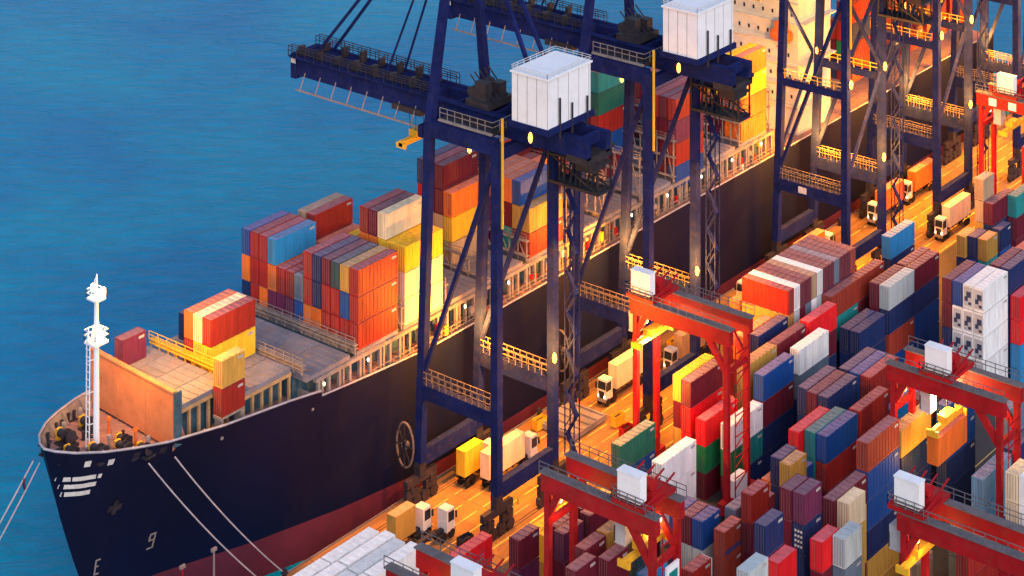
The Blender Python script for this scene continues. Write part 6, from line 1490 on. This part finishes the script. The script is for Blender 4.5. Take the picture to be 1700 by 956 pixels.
KEEP={'fourth-from-top white container in the left column of the white reefer bay', 'topmost slate-grey container grey blue roofed one behind the brick striped one', 'second-from-top white container in the right column of the white reefer bay', 'third-from-top red container sixth row from the quay, green-topped block beside second crane', 'fourth-from-top white container in the right column of the white reefer bay', 'topmost cream container eighth row from the quay, small block behind the orange breakwater', 'topmost blue container thirteenth row from the quay, frontmost tall block on the ship', 'topmost white container in the rear white roofs at bottom left, row third from the yard', 'topmost red container with a pink roof left of the third gantry legs', 'topmost navy container with a lilac roof left of the short ochre pair', 'second-from-top cream container yellow lit end by the right leg of the third gantry', 'topmost brick-red container second of two brick-red ones below the crosswise block', 'topmost maroon container eighth row from the quay, block behind the second crane mast', 'topmost ochre container behind the second gantry legs with a lamp lit roof', 'topmost orange container sixth row from the quay, blue-topped block right of first crane', 'topmost yellow container with a yellow roof strip inside the gantry by the quay', 'topmost navy container eighth row from the quay, block left of the lamp-lit orange one', 'topmost navy container with a lilac roof below the big white one', 'topmost red container sixth row from the quay, frontmost tall block on the ship', 'fourth-from-top maroon container first row from the quay, red block aft of the wheelhouse', 'second-from-top purple container first row from the quay, brightly striped block behind second crane', 'topmost red container ninth row from the quay, frontmost tall block on the ship', 'second-from-top navy container fifth row from the quay, frontmost tall block on the ship', 'topmost navy container with a lilac roof before the crosswise block', 'topmost ochre container ochre short one under the second gantry beam', 'topmost brick-red container last from the front of the crosswise block', 'topmost tan container tan roofed one behind the trolley house of the fourth gantry', 'topmost maroon container tenth from the front of the crosswise block', 'topmost red container seventh row from the quay, small block behind the orange breakwater', 'topmost brick-red container in the tall stack left of the third gantry legs', 'topmost cream container yellow lit end by the right leg of the third gantry', 'topmost white container in the rear white roofs at bottom left, row nearest to the ship', 'topmost maroon container behind the pale grey topped stack', 'topmost dark-green container standing alone at the apron edge above the second gantry', 'topmost maroon container ninth row from the quay, half-empty block between the first two cranes', 'third-from-top white container in the white pile behind the second gantry trolley house', 'third-from-top maroon container in front of the maroon one inside the gantry by the quay', 'second-from-top red container eighth row from the quay, block behind the second crane mast', 'topmost orange container ninth row from the quay, small block behind the orange breakwater', 'topmost bright-red container pink roofed one at the bottom edge below the cream roof', 'topmost purple container in the purple topped navy stack with white lettering', 'topmost orange container fifth row from the quay, lamp-lit yellow block behind first crane', 'topmost red container fifth row from the quay, second tall block on the ship', 'second-from-top bright-red container bright red one at the right edge beyond the white reefers', 'topmost maroon container eleventh from the front of the crosswise block', 'topmost dark-teal container dark teal one under the second gantry beam', 'fourth-from-top navy container in the tall stack left of the third gantry legs', 'topmost maroon container facing the far right gantry with a maroon side', 'topmost maroon container with a salmon roof between two blue roofs', 'topmost maroon container left of the blue one in the white reefer row', 'second-from-top brick-red container with a blue stripe near the bottom edge', 'topmost white container sixth from the front of the crosswise block', 'second-from-top dark-green container sixth row from the quay, green-topped block beside second crane', 'second-from-top navy container standing by the lit apron right of the third crane', 'topmost maroon container purple roofed one left of the second gantry legs', 'third-from-top navy container seen between the left legs of the third gantry', 'second-from-top red container right one of the three roofs red teal and blue', 'topmost ochre container left of three short ones behind the white reefers', 'fourth-from-top navy container in the tall wall right of the quay gantry legs', 'second-from-top ochre container second row from the quay, blue-topped block right of first crane', 'topmost pale-grey container with a pale grey top in mid yard', 'topmost orange container fifth row from the quay, blue-topped block right of first crane', 'second-from-top maroon container sixth row from the quay, lamp-lit yellow block behind first crane', 'second-from-top white container in the left column of the white reefer bay', 'topmost maroon container narrow dark red one between the two navy stacks', 'topmost brick-red container first of two brick-red ones below the crosswise block', 'topmost navy container with a blue roof left of the third gantry', 'fifth-from-top maroon container sixth row from the quay, green-topped block beside second crane', 'topmost ochre container seen between the left legs of the third gantry', 'second-from-top yellow container first row from the quay, lamp-lit orange block before the wheelhouse', 'topmost orange container orange roofed one left of the lilac roof', 'third-from-top navy container blue one behind the hanging orange container', 'topmost maroon container fourth row from the quay, brightly striped block behind second crane', 'second-from-top navy container dark blue one right of the second gantry legs', 'third-from-top maroon container yellow lit end by the right leg of the third gantry', 'topmost red container seventh row from the quay, lamp-lit yellow block behind first crane', 'topmost slate-grey container ninth from the front of the crosswise block', 'topmost white container in the front white roofs at bottom left, row nearest to the ship', 'topmost light-blue container with a light blue roof beyond the hanging container', 'topmost maroon container seventh from the front of the crosswise block', 'topmost maroon container behind the left legs of the third gantry', 'fourth-from-top blue container sixth row from the quay, green-topped block beside second crane', 'second-from-top white container in the white pile behind the second gantry trolley house', 'topmost navy container dark blue one beyond the hanging container', 'second-from-top yellow container fifth row from the quay, lamp-lit yellow block behind first crane', 'topmost maroon container with a salmon roof left of the big white one', 'topmost orange container fifth row from the quay, lamp-lit orange block before the wheelhouse', 'second-from-top light-blue container with a light blue roof beyond the hanging container', 'topmost orange container first row from the quay, lamp-lit orange block before the wheelhouse', 'topmost navy container navy one at the right edge beyond the white reefers', 'topmost tan container fifth from the front of the crosswise block', 'topmost maroon container left of the maroon one behind the pale grey top', 'second-from-top red container fourth row from the quay, frontmost tall block on the ship', 'second-from-top navy container seen between the left legs of the third gantry', 'third-from-top red container first row from the quay, brightly striped block behind second crane', 'topmost blue container blue one behind the hanging orange container', 'third-from-top red container first row from the quay, tall red block near the stern', 'topmost pale-grey container pale one at the bottom edge', 'topmost ochre container first row from the quay, blue-topped block right of first crane', 'topmost blue container in the tall wall right of the quay gantry legs', 'topmost ochre container short ochre pair in front of the blue roof', 'topmost maroon container fourth from the front of the crosswise block', 'topmost bright-red container in front of the maroon one inside the gantry by the quay', 'third-from-top navy container in the tall wall right of the quay gantry legs', 'topmost maroon container beside the bright red end inside the gantry by the quay', 'topmost maroon container fourth row from the quay, second tall block on the ship', 'topmost red container first row from the quay, brightly striped block behind second crane', 'topmost navy container with a blue roof behind the salmon and lilac roofs', 'third-from-top navy container in the purple topped navy stack with white lettering', 'second-from-top red container third row from the quay, frontmost tall block on the ship', 'topmost ochre container short pair by the rail near the breakwater', 'topmost yellow container second row from the quay, lamp-lit orange block before the wheelhouse', 'topmost blue container right one of the blue roofs under the navy pair', 'topmost tan container twelfth row from the quay, second tall block on the ship', 'topmost cream container cream roofed one before the maroon over ochre stack', 'third-from-top orange container sixth row from the quay, frontmost tall block on the ship', 'topmost red container eleventh row from the quay, second tall block on the ship', 'topmost blue container right one of the three roofs red teal and blue', 'topmost white container just left of the rear right leg of the quay gantry', 'topmost orange container left of the crosswise block toward the ship', 'topmost navy container middle of three short ones behind the white reefers', 'topmost pale-grey container pale blue roofed one at the bottom edge below the ochre', 'third-from-top orange container fifth row from the quay, frontmost tall block on the ship', 'second-from-top purple container eighth row from the quay, frontmost tall block on the ship', 'topmost ochre container behind the right legs of the quay gantry', 'second-from-top blue container seventh row from the quay, frontmost tall block on the ship', 'topmost white container second from the front of the crosswise block', 'topmost tan container tan ended one left of the far maroon side', 'second-from-top navy container behind the pale grey topped stack', 'topmost red container eighth row from the quay, frontmost tall block on the ship', 'third-from-top sky-blue container bright red one at the right edge beyond the white reefers', 'topmost navy container dark blue one right of the second gantry legs', 'third-from-top white container in the middle column of the white reefer bay', 'second-from-top red container first row from the quay, low block at the stern end front', 'topmost maroon container third from the front of the crosswise block', 'second-from-top green container just left of the rear right leg of the quay gantry', 'topmost bright-red container left one of the three roofs red teal and blue', 'topmost sky-blue container peeping out just left of the third gantry legs', 'third-from-top maroon container first row from the quay, sternmost dark red block', 'second-from-top maroon container left of the blue one in the white reefer row', 'third-from-top white container in the left column of the white reefer bay', 'topmost tan container tan ended one right of the hanging orange container', 'topmost red container eleventh row from the quay, frontmost tall block on the ship', 'fourth-from-top blue container with a pale grey top in mid yard', 'topmost purple container second purple roofed one left of the second gantry legs', 'second-from-top red container short pair by the rail near the breakwater', 'second-from-top red container first row from the quay, low block at the stern end rear', 'second-from-top maroon container with an orange lit patch on its roof', 'second-from-top yellow container seventh row from the quay, small block behind the orange breakwater', 'fourth-from-top sky-blue container bright red one at the right edge beyond the white reefers', 'third-from-top red container fourth row from the quay, frontmost tall block on the ship', 'second-from-top navy container in the purple topped navy stack with white lettering', 'topmost maroon container with a purple roof just right of the second gantry left legs', 'fourth-from-top orange container first row from the quay, lamp-lit orange block before the wheelhouse', 'topmost ochre container second row from the quay, frontmost tall block on the ship', 'second-from-top blue container blue one behind the hanging orange container', 'second-from-top red container sixth row from the quay, frontmost tall block on the ship', 'topmost bright-red container bright red one at the right edge beyond the white reefers', 'second-from-top bright-red container beside the bright red end inside the gantry by the quay', 'topmost blue container just right of the white pile behind the second gantry', 'second-from-top blue container in the tall stack left of the third gantry legs', 'fourth-from-top blue container behind the pale grey topped stack', 'topmost maroon container fourth row from the quay, frontmost tall block on the ship', 'topmost red container ninth row from the quay, block left of the lamp-lit orange one', 'topmost maroon container with a purple roof in front of the short ochre one', 'topmost navy container left one of the navy pair right of the big white one', 'topmost bright-red container with a pink roof by the apron at the bottom', 'topmost off-white container in the rear white roofs at bottom left, row second from the yard', 'topmost red container orange roofed, behind the third gantry left legs', 'second-from-top red container first row from the quay, sternmost dark red block', 'second-from-top red container first row from the quay, blue-topped block right of first crane', 'third-from-top red container first row from the quay, frontmost tall block on the ship', 'third-from-top blue container in the tall stack left of the third gantry legs', 'second-from-top cream container first row from the quay, second tall block on the ship', 'topmost blue container right of the maroon roof by the second gantry leg', 'topmost sky-blue container standing by the lit apron right of the third crane', 'second-from-top slate-grey container with the big white side in mid yard', 'topmost blue container in the left column of the white reefer bay', 'second-from-top slate-grey container pale blue roofed one at the bottom edge below the ochre', 'topmost blue container second row from the quay, blue-topped block right of first crane', 'topmost maroon container third maroon one seen between the second gantry legs', 'topmost maroon container with a pink roof at the right edge beyond the reefers', 'second-from-top blue container standing alone at the apron edge above the second gantry', 'fourth-from-top red container first row from the quay, sternmost dark red block', 'second-from-top orange container tenth row from the quay, frontmost tall block on the ship', 'second-from-top teal container just right of the rear right leg of the quay gantry', 'fourth-from-top blue container first row from the quay, brightly striped block behind second crane', 'topmost red container with a yellow lit roof above the fourth gantry', 'topmost bright-red container behind the big white one in mid yard', 'third-from-top navy container first row from the quay, red block aft of the wheelhouse', 'topmost yellow container second row from the quay, second tall block on the ship', 'third-from-top navy container just right of the rear right leg of the quay gantry', 'topmost bright-red container bright red one at the bottom edge', 'fifth-from-top navy container blue one behind the hanging orange container', 'topmost orange container fourth row from the quay, blue-topped block right of first crane', 'fourth-from-top blue container left of the blue one in the white reefer row', 'topmost maroon container maroon one low beside the trolley house of the front gantry', 'second-from-top teal container first of two brick-red ones below the crosswise block', 'topmost red container first from the front of the crosswise block', 'fourth-from-top white container in the middle column of the white reefer bay', 'topmost maroon container sixth row from the quay, lamp-lit yellow block behind first crane', 'second-from-top green container in front of the maroon one inside the gantry by the quay', 'topmost yellow container first row from the quay, second tall block on the ship', 'topmost sky-blue container tenth row from the quay, frontmost tall block on the ship', 'topmost teal container sixth row from the quay, green-topped block beside second crane', 'third-from-top white container in the right column of the white reefer bay', 'third-from-top brick-red container with a pale grey top in mid yard', 'topmost white container just right of the rear right leg of the quay gantry', 'topmost maroon container between two blue ones by the second gantry leg', 'topmost white container in the white pile behind the second gantry trolley house', 'third-from-top maroon container eighth row from the quay, block behind the second crane mast', 'topmost blue container tenth row from the quay, half-empty block between the first two cranes', 'topmost cream container third row from the quay, second tall block on the ship', 'second-from-top red container first row from the quay, red block aft of the wheelhouse', 'topmost white container with the big white side in mid yard', 'topmost sky-blue container bright blue one under the second gantry beam', 'topmost white container in the right column of the white reefer bay', 'topmost maroon container fourth maroon one seen between the second gantry legs', 'purple container standing alone past the orange breakwater', 'topmost maroon container with a pink roof at the foot of the second gantry', 'topmost brick-red container with a blue stripe near the bottom edge', 'topmost red container with an orange lit patch on its roof', 'second-from-top navy container with a pale grey top in mid yard', 'second-from-top maroon container in the tall wall right of the quay gantry legs', 'topmost navy container right one of the navy pair right of the big white one', 'topmost red container first row from the quay, frontmost tall block on the ship', 'second-from-top pale-grey container between two blue ones by the second gantry leg', 'fifth-from-top navy container first row from the quay, tall red block near the stern', 'second-from-top white container in the middle column of the white reefer bay', 'third-from-top blue container behind the pale grey topped stack', 'topmost teal container middle one of the three roofs red teal and blue', 'topmost teal container teal topped one under the far right gantry', 'topmost white container in the front white roofs at bottom left, row nearest to the yard', 'topmost white container in the front white roofs at bottom left, row third from the yard', 'topmost red container third row from the quay, brightly striped block behind second crane', 'fourth-from-top blue container seen between the left legs of the third gantry', 'third-from-top orange container first row from the quay, lamp-lit orange block before the wheelhouse', 'third-from-top tan container fifth row from the quay, lamp-lit yellow block behind first crane', 'fourth-from-top navy container blue one behind the hanging orange container', 'fourth-from-top maroon container first row from the quay, tall red block near the stern', 'topmost teal container seventh row from the quay, green-topped block beside second crane', 'third-from-top red container second row from the quay, frontmost tall block on the ship', 'second-from-top red container first row from the quay, frontmost tall block on the ship', 'fifth-from-top ochre container in the tall stack left of the third gantry legs', 'topmost maroon container wedged left of the pale grey topped stack', 'topmost maroon container in the maroon over ochre stack at the bottom', 'topmost slate-grey container seventh row from the quay, frontmost tall block on the ship', 'topmost blue container ninth row from the quay, block behind the second crane mast', 'topmost navy container eleventh row from the quay, half-empty block between the first two cranes', 'second-from-top purple container maroon one low beside the trolley house of the front gantry', 'third-from-top navy container left of the blue one in the white reefer row', 'fifth-from-top navy container seen between the left legs of the third gantry', 'fifth-from-top white container in the right column of the white reefer bay', 'topmost ochre container right of three short ones behind the white reefers', 'topmost red container twelfth row from the quay, frontmost tall block on the ship', 'second-from-top ochre container first from the front of the crosswise block', 'third-from-top maroon container just left of the rear right leg of the quay gantry', 'fifth-from-top red container first row from the quay, red block aft of the wheelhouse', 'third-from-top cream container first row from the quay, second tall block on the ship', 'third-from-top red container third row from the quay, frontmost tall block on the ship', 'topmost off-white container in the front white roofs at bottom left, row second from the yard', 'topmost slate-grey container grey one behind the hanging orange container', 'topmost dark-teal container third row from the quay, frontmost tall block on the ship', 'second-from-top navy container just right of the white pile behind the second gantry', 'topmost yellow container next to the broad lamp lit roof under the first crane', 'topmost red container pink roofed one at the bottom edge right of the second gantry', 'topmost navy container eighth row from the quay, lamp-lit yellow block behind first crane', 'topmost maroon container second row from the quay, brightly striped block behind second crane', 'second-from-top red container with a yellow lit roof above the fourth gantry', 'second-from-top yellow container eighth row from the quay, small block behind the orange breakwater', 'second-from-top maroon container teal topped one under the far right gantry', 'second-from-top ochre container behind the right legs of the quay gantry', 'topmost navy container behind the short ochre one near the white reefers', 'second-from-top blue container second row from the quay, frontmost tall block on the ship', 'topmost maroon container first row from the quay, low block at the stern end front', 'topmost white container in the middle column of the white reefer bay', 'second-from-top red container ninth row from the quay, small block behind the orange breakwater', 'topmost white container in the rear white roofs at bottom left, row nearest to the yard', 'topmost maroon container eighth from the front of the crosswise block', 'topmost yellow container fourth row from the quay, lamp-lit orange block before the wheelhouse', 'topmost navy container with a blue roof at bottom centre right', 'topmost navy container fifth row from the quay, frontmost tall block on the ship', 'topmost orange container third row from the quay, blue-topped block right of first crane'}
# ------------------------------------------------------------------ containers
GROUPS.append('containers on trucks')
HC = 5.36
def cmat(k):
    c = COL[k]
    return mat('container_' + k, c, .55, .22, .5, dirt=RUST if k not in ('wh','w2','pg','cr') else (.42,.38,.34), dirt_amt=.22 if k not in ('wh','w2','pg','cr') else .2, stretch=(1.6,1.6,.25), rnd=.14)
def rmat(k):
    c = COL[k]; q = tuple(.66*v + .34*w for v, w in zip(c, (.42, .30, .36)))  # roofs paler and pinker: fading, plus sky light put into the colour
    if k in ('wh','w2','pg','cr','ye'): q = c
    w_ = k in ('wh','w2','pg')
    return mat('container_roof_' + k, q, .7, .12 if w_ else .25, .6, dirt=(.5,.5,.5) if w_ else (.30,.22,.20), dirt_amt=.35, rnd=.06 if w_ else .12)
CM = {k: cmat(k) for k in COL}; RM = {k: rmat(k) for k in COL}
M['seal'] = mat('door_gasket', (.03, .028, .03), .8)
M['rod'] = mat('lock_rod', (.16, .13, .13), .6)
M['rod2'] = mat('stencil_panel', (.42, .40, .40), .7, .5, 3)
M['unit'] = mat('cooling_unit', (.035, .05, .11), .6, .3, 1.5)
M['stripe'] = mat('blue_stripe', (.05, .05, .16), .6)
SIZE = {20: 6.06, 40: 12.19}
mcache = {}
def cmesh(kind, L, k):
    key = (kind, L, k)
    if key in mcache: return mcache[key]
    l = SIZE[L]; h = l/2; w = 1.22; m = MB()
    if kind == 'body':
        i = .07
        m.box(-h+i, h-i, -w+i, w-i, .25, HC-.16)
        for sx in (-1, 1):
            for sy in (-1, 1): m.box(sx*(h-.09)-.09, sx*(h-.09)+.09, sy*(w-.09)-.09, sy*(w-.09)+.09, 0, HC-.02)
        for sy in (-1, 1):
            m.box(-h+.18, h-.18, sy*(w-.06)-.06, sy*(w-.06)+.06, .02, .42)
            m.box(-h+.18, h-.18, sy*(w-.05)-.05, sy*(w-.05)+.05, HC-.26, HC-.05)
            n = int(l/1.02)
            for q in range(n):                      # corrugation ribs of the side wall
                x = -h + .5 + q*(l-1.0)/(n-1)
                m.box(x-.2, x+.2, sy*(w-.055)-.03, sy*(w-.055)+.03, .42, HC-.26)
        for sx in (-1, 1):
            m.box(sx*(h-.06)-.06, sx*(h-.06)+.06, -w+.18, w-.18, .02, .42); m.box(sx*(h-.05)-.05, sx*(h-.05)+.05, -w+.18, w-.18, HC-.26, HC-.05)
        me = m.mesh('container_body', CM[k])
    elif kind == 'roof':
        m.box(-h+.1, h-.1, -w+.1, w-.1, HC-.16, HC-.06)
        n = int(l/1.5)
        for q in range(n):
            x = -h + .75 + q*(l-1.5)/(n-1); m.box(x-.35, x+.35, -w+.22, w-.22, HC-.06, HC+.04)
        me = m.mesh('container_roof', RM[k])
    elif kind == 'door':
        m.box(-h+.0, -h+.07, .03, w-.2, .45, HC-.3); me = m.mesh('container_door', CM[k])
    elif kind == 'rod':
        for y in (.3, .8): m.box(-h-.05, -h, y-.025, y+.025, .3, HC-.2)
        me = m.mesh('lock_rod', M['rod'])
    elif kind == 'panel':
        m.box(h-1.9, h-.5, -w-.015, -w+.01, HC-1.15, HC-.65); me = m.mesh('number_panel', M['rod2'])
    elif kind == 'unit':
        m.box(-h-.04, -h+.07, -w+.25, w-.25, .6, HC-.5); me = m.mesh('cooling_unit', M['pale'])
    elif kind == 'grille':
        m.box(-h-.09, -h-.04, -.75, .35, 2.6, 3.9).box(-h-.09, -h-.04, .0, .8, 1.7, 2.7).box(-h-.09, -h-.04, -.8, -.1, 1.0, 1.6); me = m.mesh('fan_grille', M['unit'])
    mcache[key] = me; return me
def container(x, y, z, L, k, turned, reefer, grp, label, simple=False):
    l = SIZE[L]
    cx, cy = (x + l/2, y + 1.22) if not turned else (x + 1.22, y + l/2)
    c = bpy.data.objects.new('shipping_container', cmesh('body', L, k)); link(c)
    c.location = (cx, cy, z); c.rotation_euler.z = math.pi/2 if turned else 0
    tag(c, label, 'container', GROUPS[grp])
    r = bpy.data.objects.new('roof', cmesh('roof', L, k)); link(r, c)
    if label.find('white roofs') < 0 and random.random() < .7:
        link(bpy.data.objects.new('number_panel', cmesh('panel', L, k)), c)
    if reefer:
        u = bpy.data.objects.new('cooling_unit', cmesh('unit', L, k)); link(u, c)
        link(bpy.data.objects.new('fan_grille', cmesh('grille', L, k)), u)
    else:
        for s in (0, 1):
            d_ = bpy.data.objects.new('door', cmesh('door', L, k)); link(d_, c)
            if s: d_.scale.y = -1
            link(bpy.data.objects.new('lock_rod', cmesh('rod', L, k)), d_)
    return c
HANG = [(371.4, 192.8, 23.9, 40, 'og', 0, 0, 0, 'lamp-lit orange container hanging under the third gantry')]
mass = {}
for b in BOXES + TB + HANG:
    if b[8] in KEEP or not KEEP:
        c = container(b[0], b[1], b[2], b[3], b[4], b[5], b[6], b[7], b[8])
        if 'brick-red container with a blue stripe near' in b[8] and b[8].startswith('topmost'):
            MB().box(-3.05, 3.05, -1.25, -1.2, .9, 1.7).build('painted_stripe', M['stripe'], c)
        if b[8].startswith('second-from-top navy container in the purple topped'):
            m = MB()
            for q in range(3):
                for r_ in range(4): m.box(-3.12, -3.06, -.8+q*.6, -.45+q*.6, 1.2+r_*.9, 1.6+r_*.9)
            m.build('lettering', M['silver'], c)
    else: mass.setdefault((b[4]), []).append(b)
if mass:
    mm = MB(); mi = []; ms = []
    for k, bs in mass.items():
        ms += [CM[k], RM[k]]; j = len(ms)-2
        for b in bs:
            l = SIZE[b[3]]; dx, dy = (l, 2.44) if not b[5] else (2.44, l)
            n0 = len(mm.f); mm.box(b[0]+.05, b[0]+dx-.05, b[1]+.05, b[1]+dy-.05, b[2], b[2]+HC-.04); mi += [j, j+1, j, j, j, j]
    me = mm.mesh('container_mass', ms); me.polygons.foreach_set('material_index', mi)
    o = bpy.data.objects.new('container_mass', me); link(o); tag(o, 'containers buried inside the stacks, showing only slivers', 'container stacks', None, 'stuff')
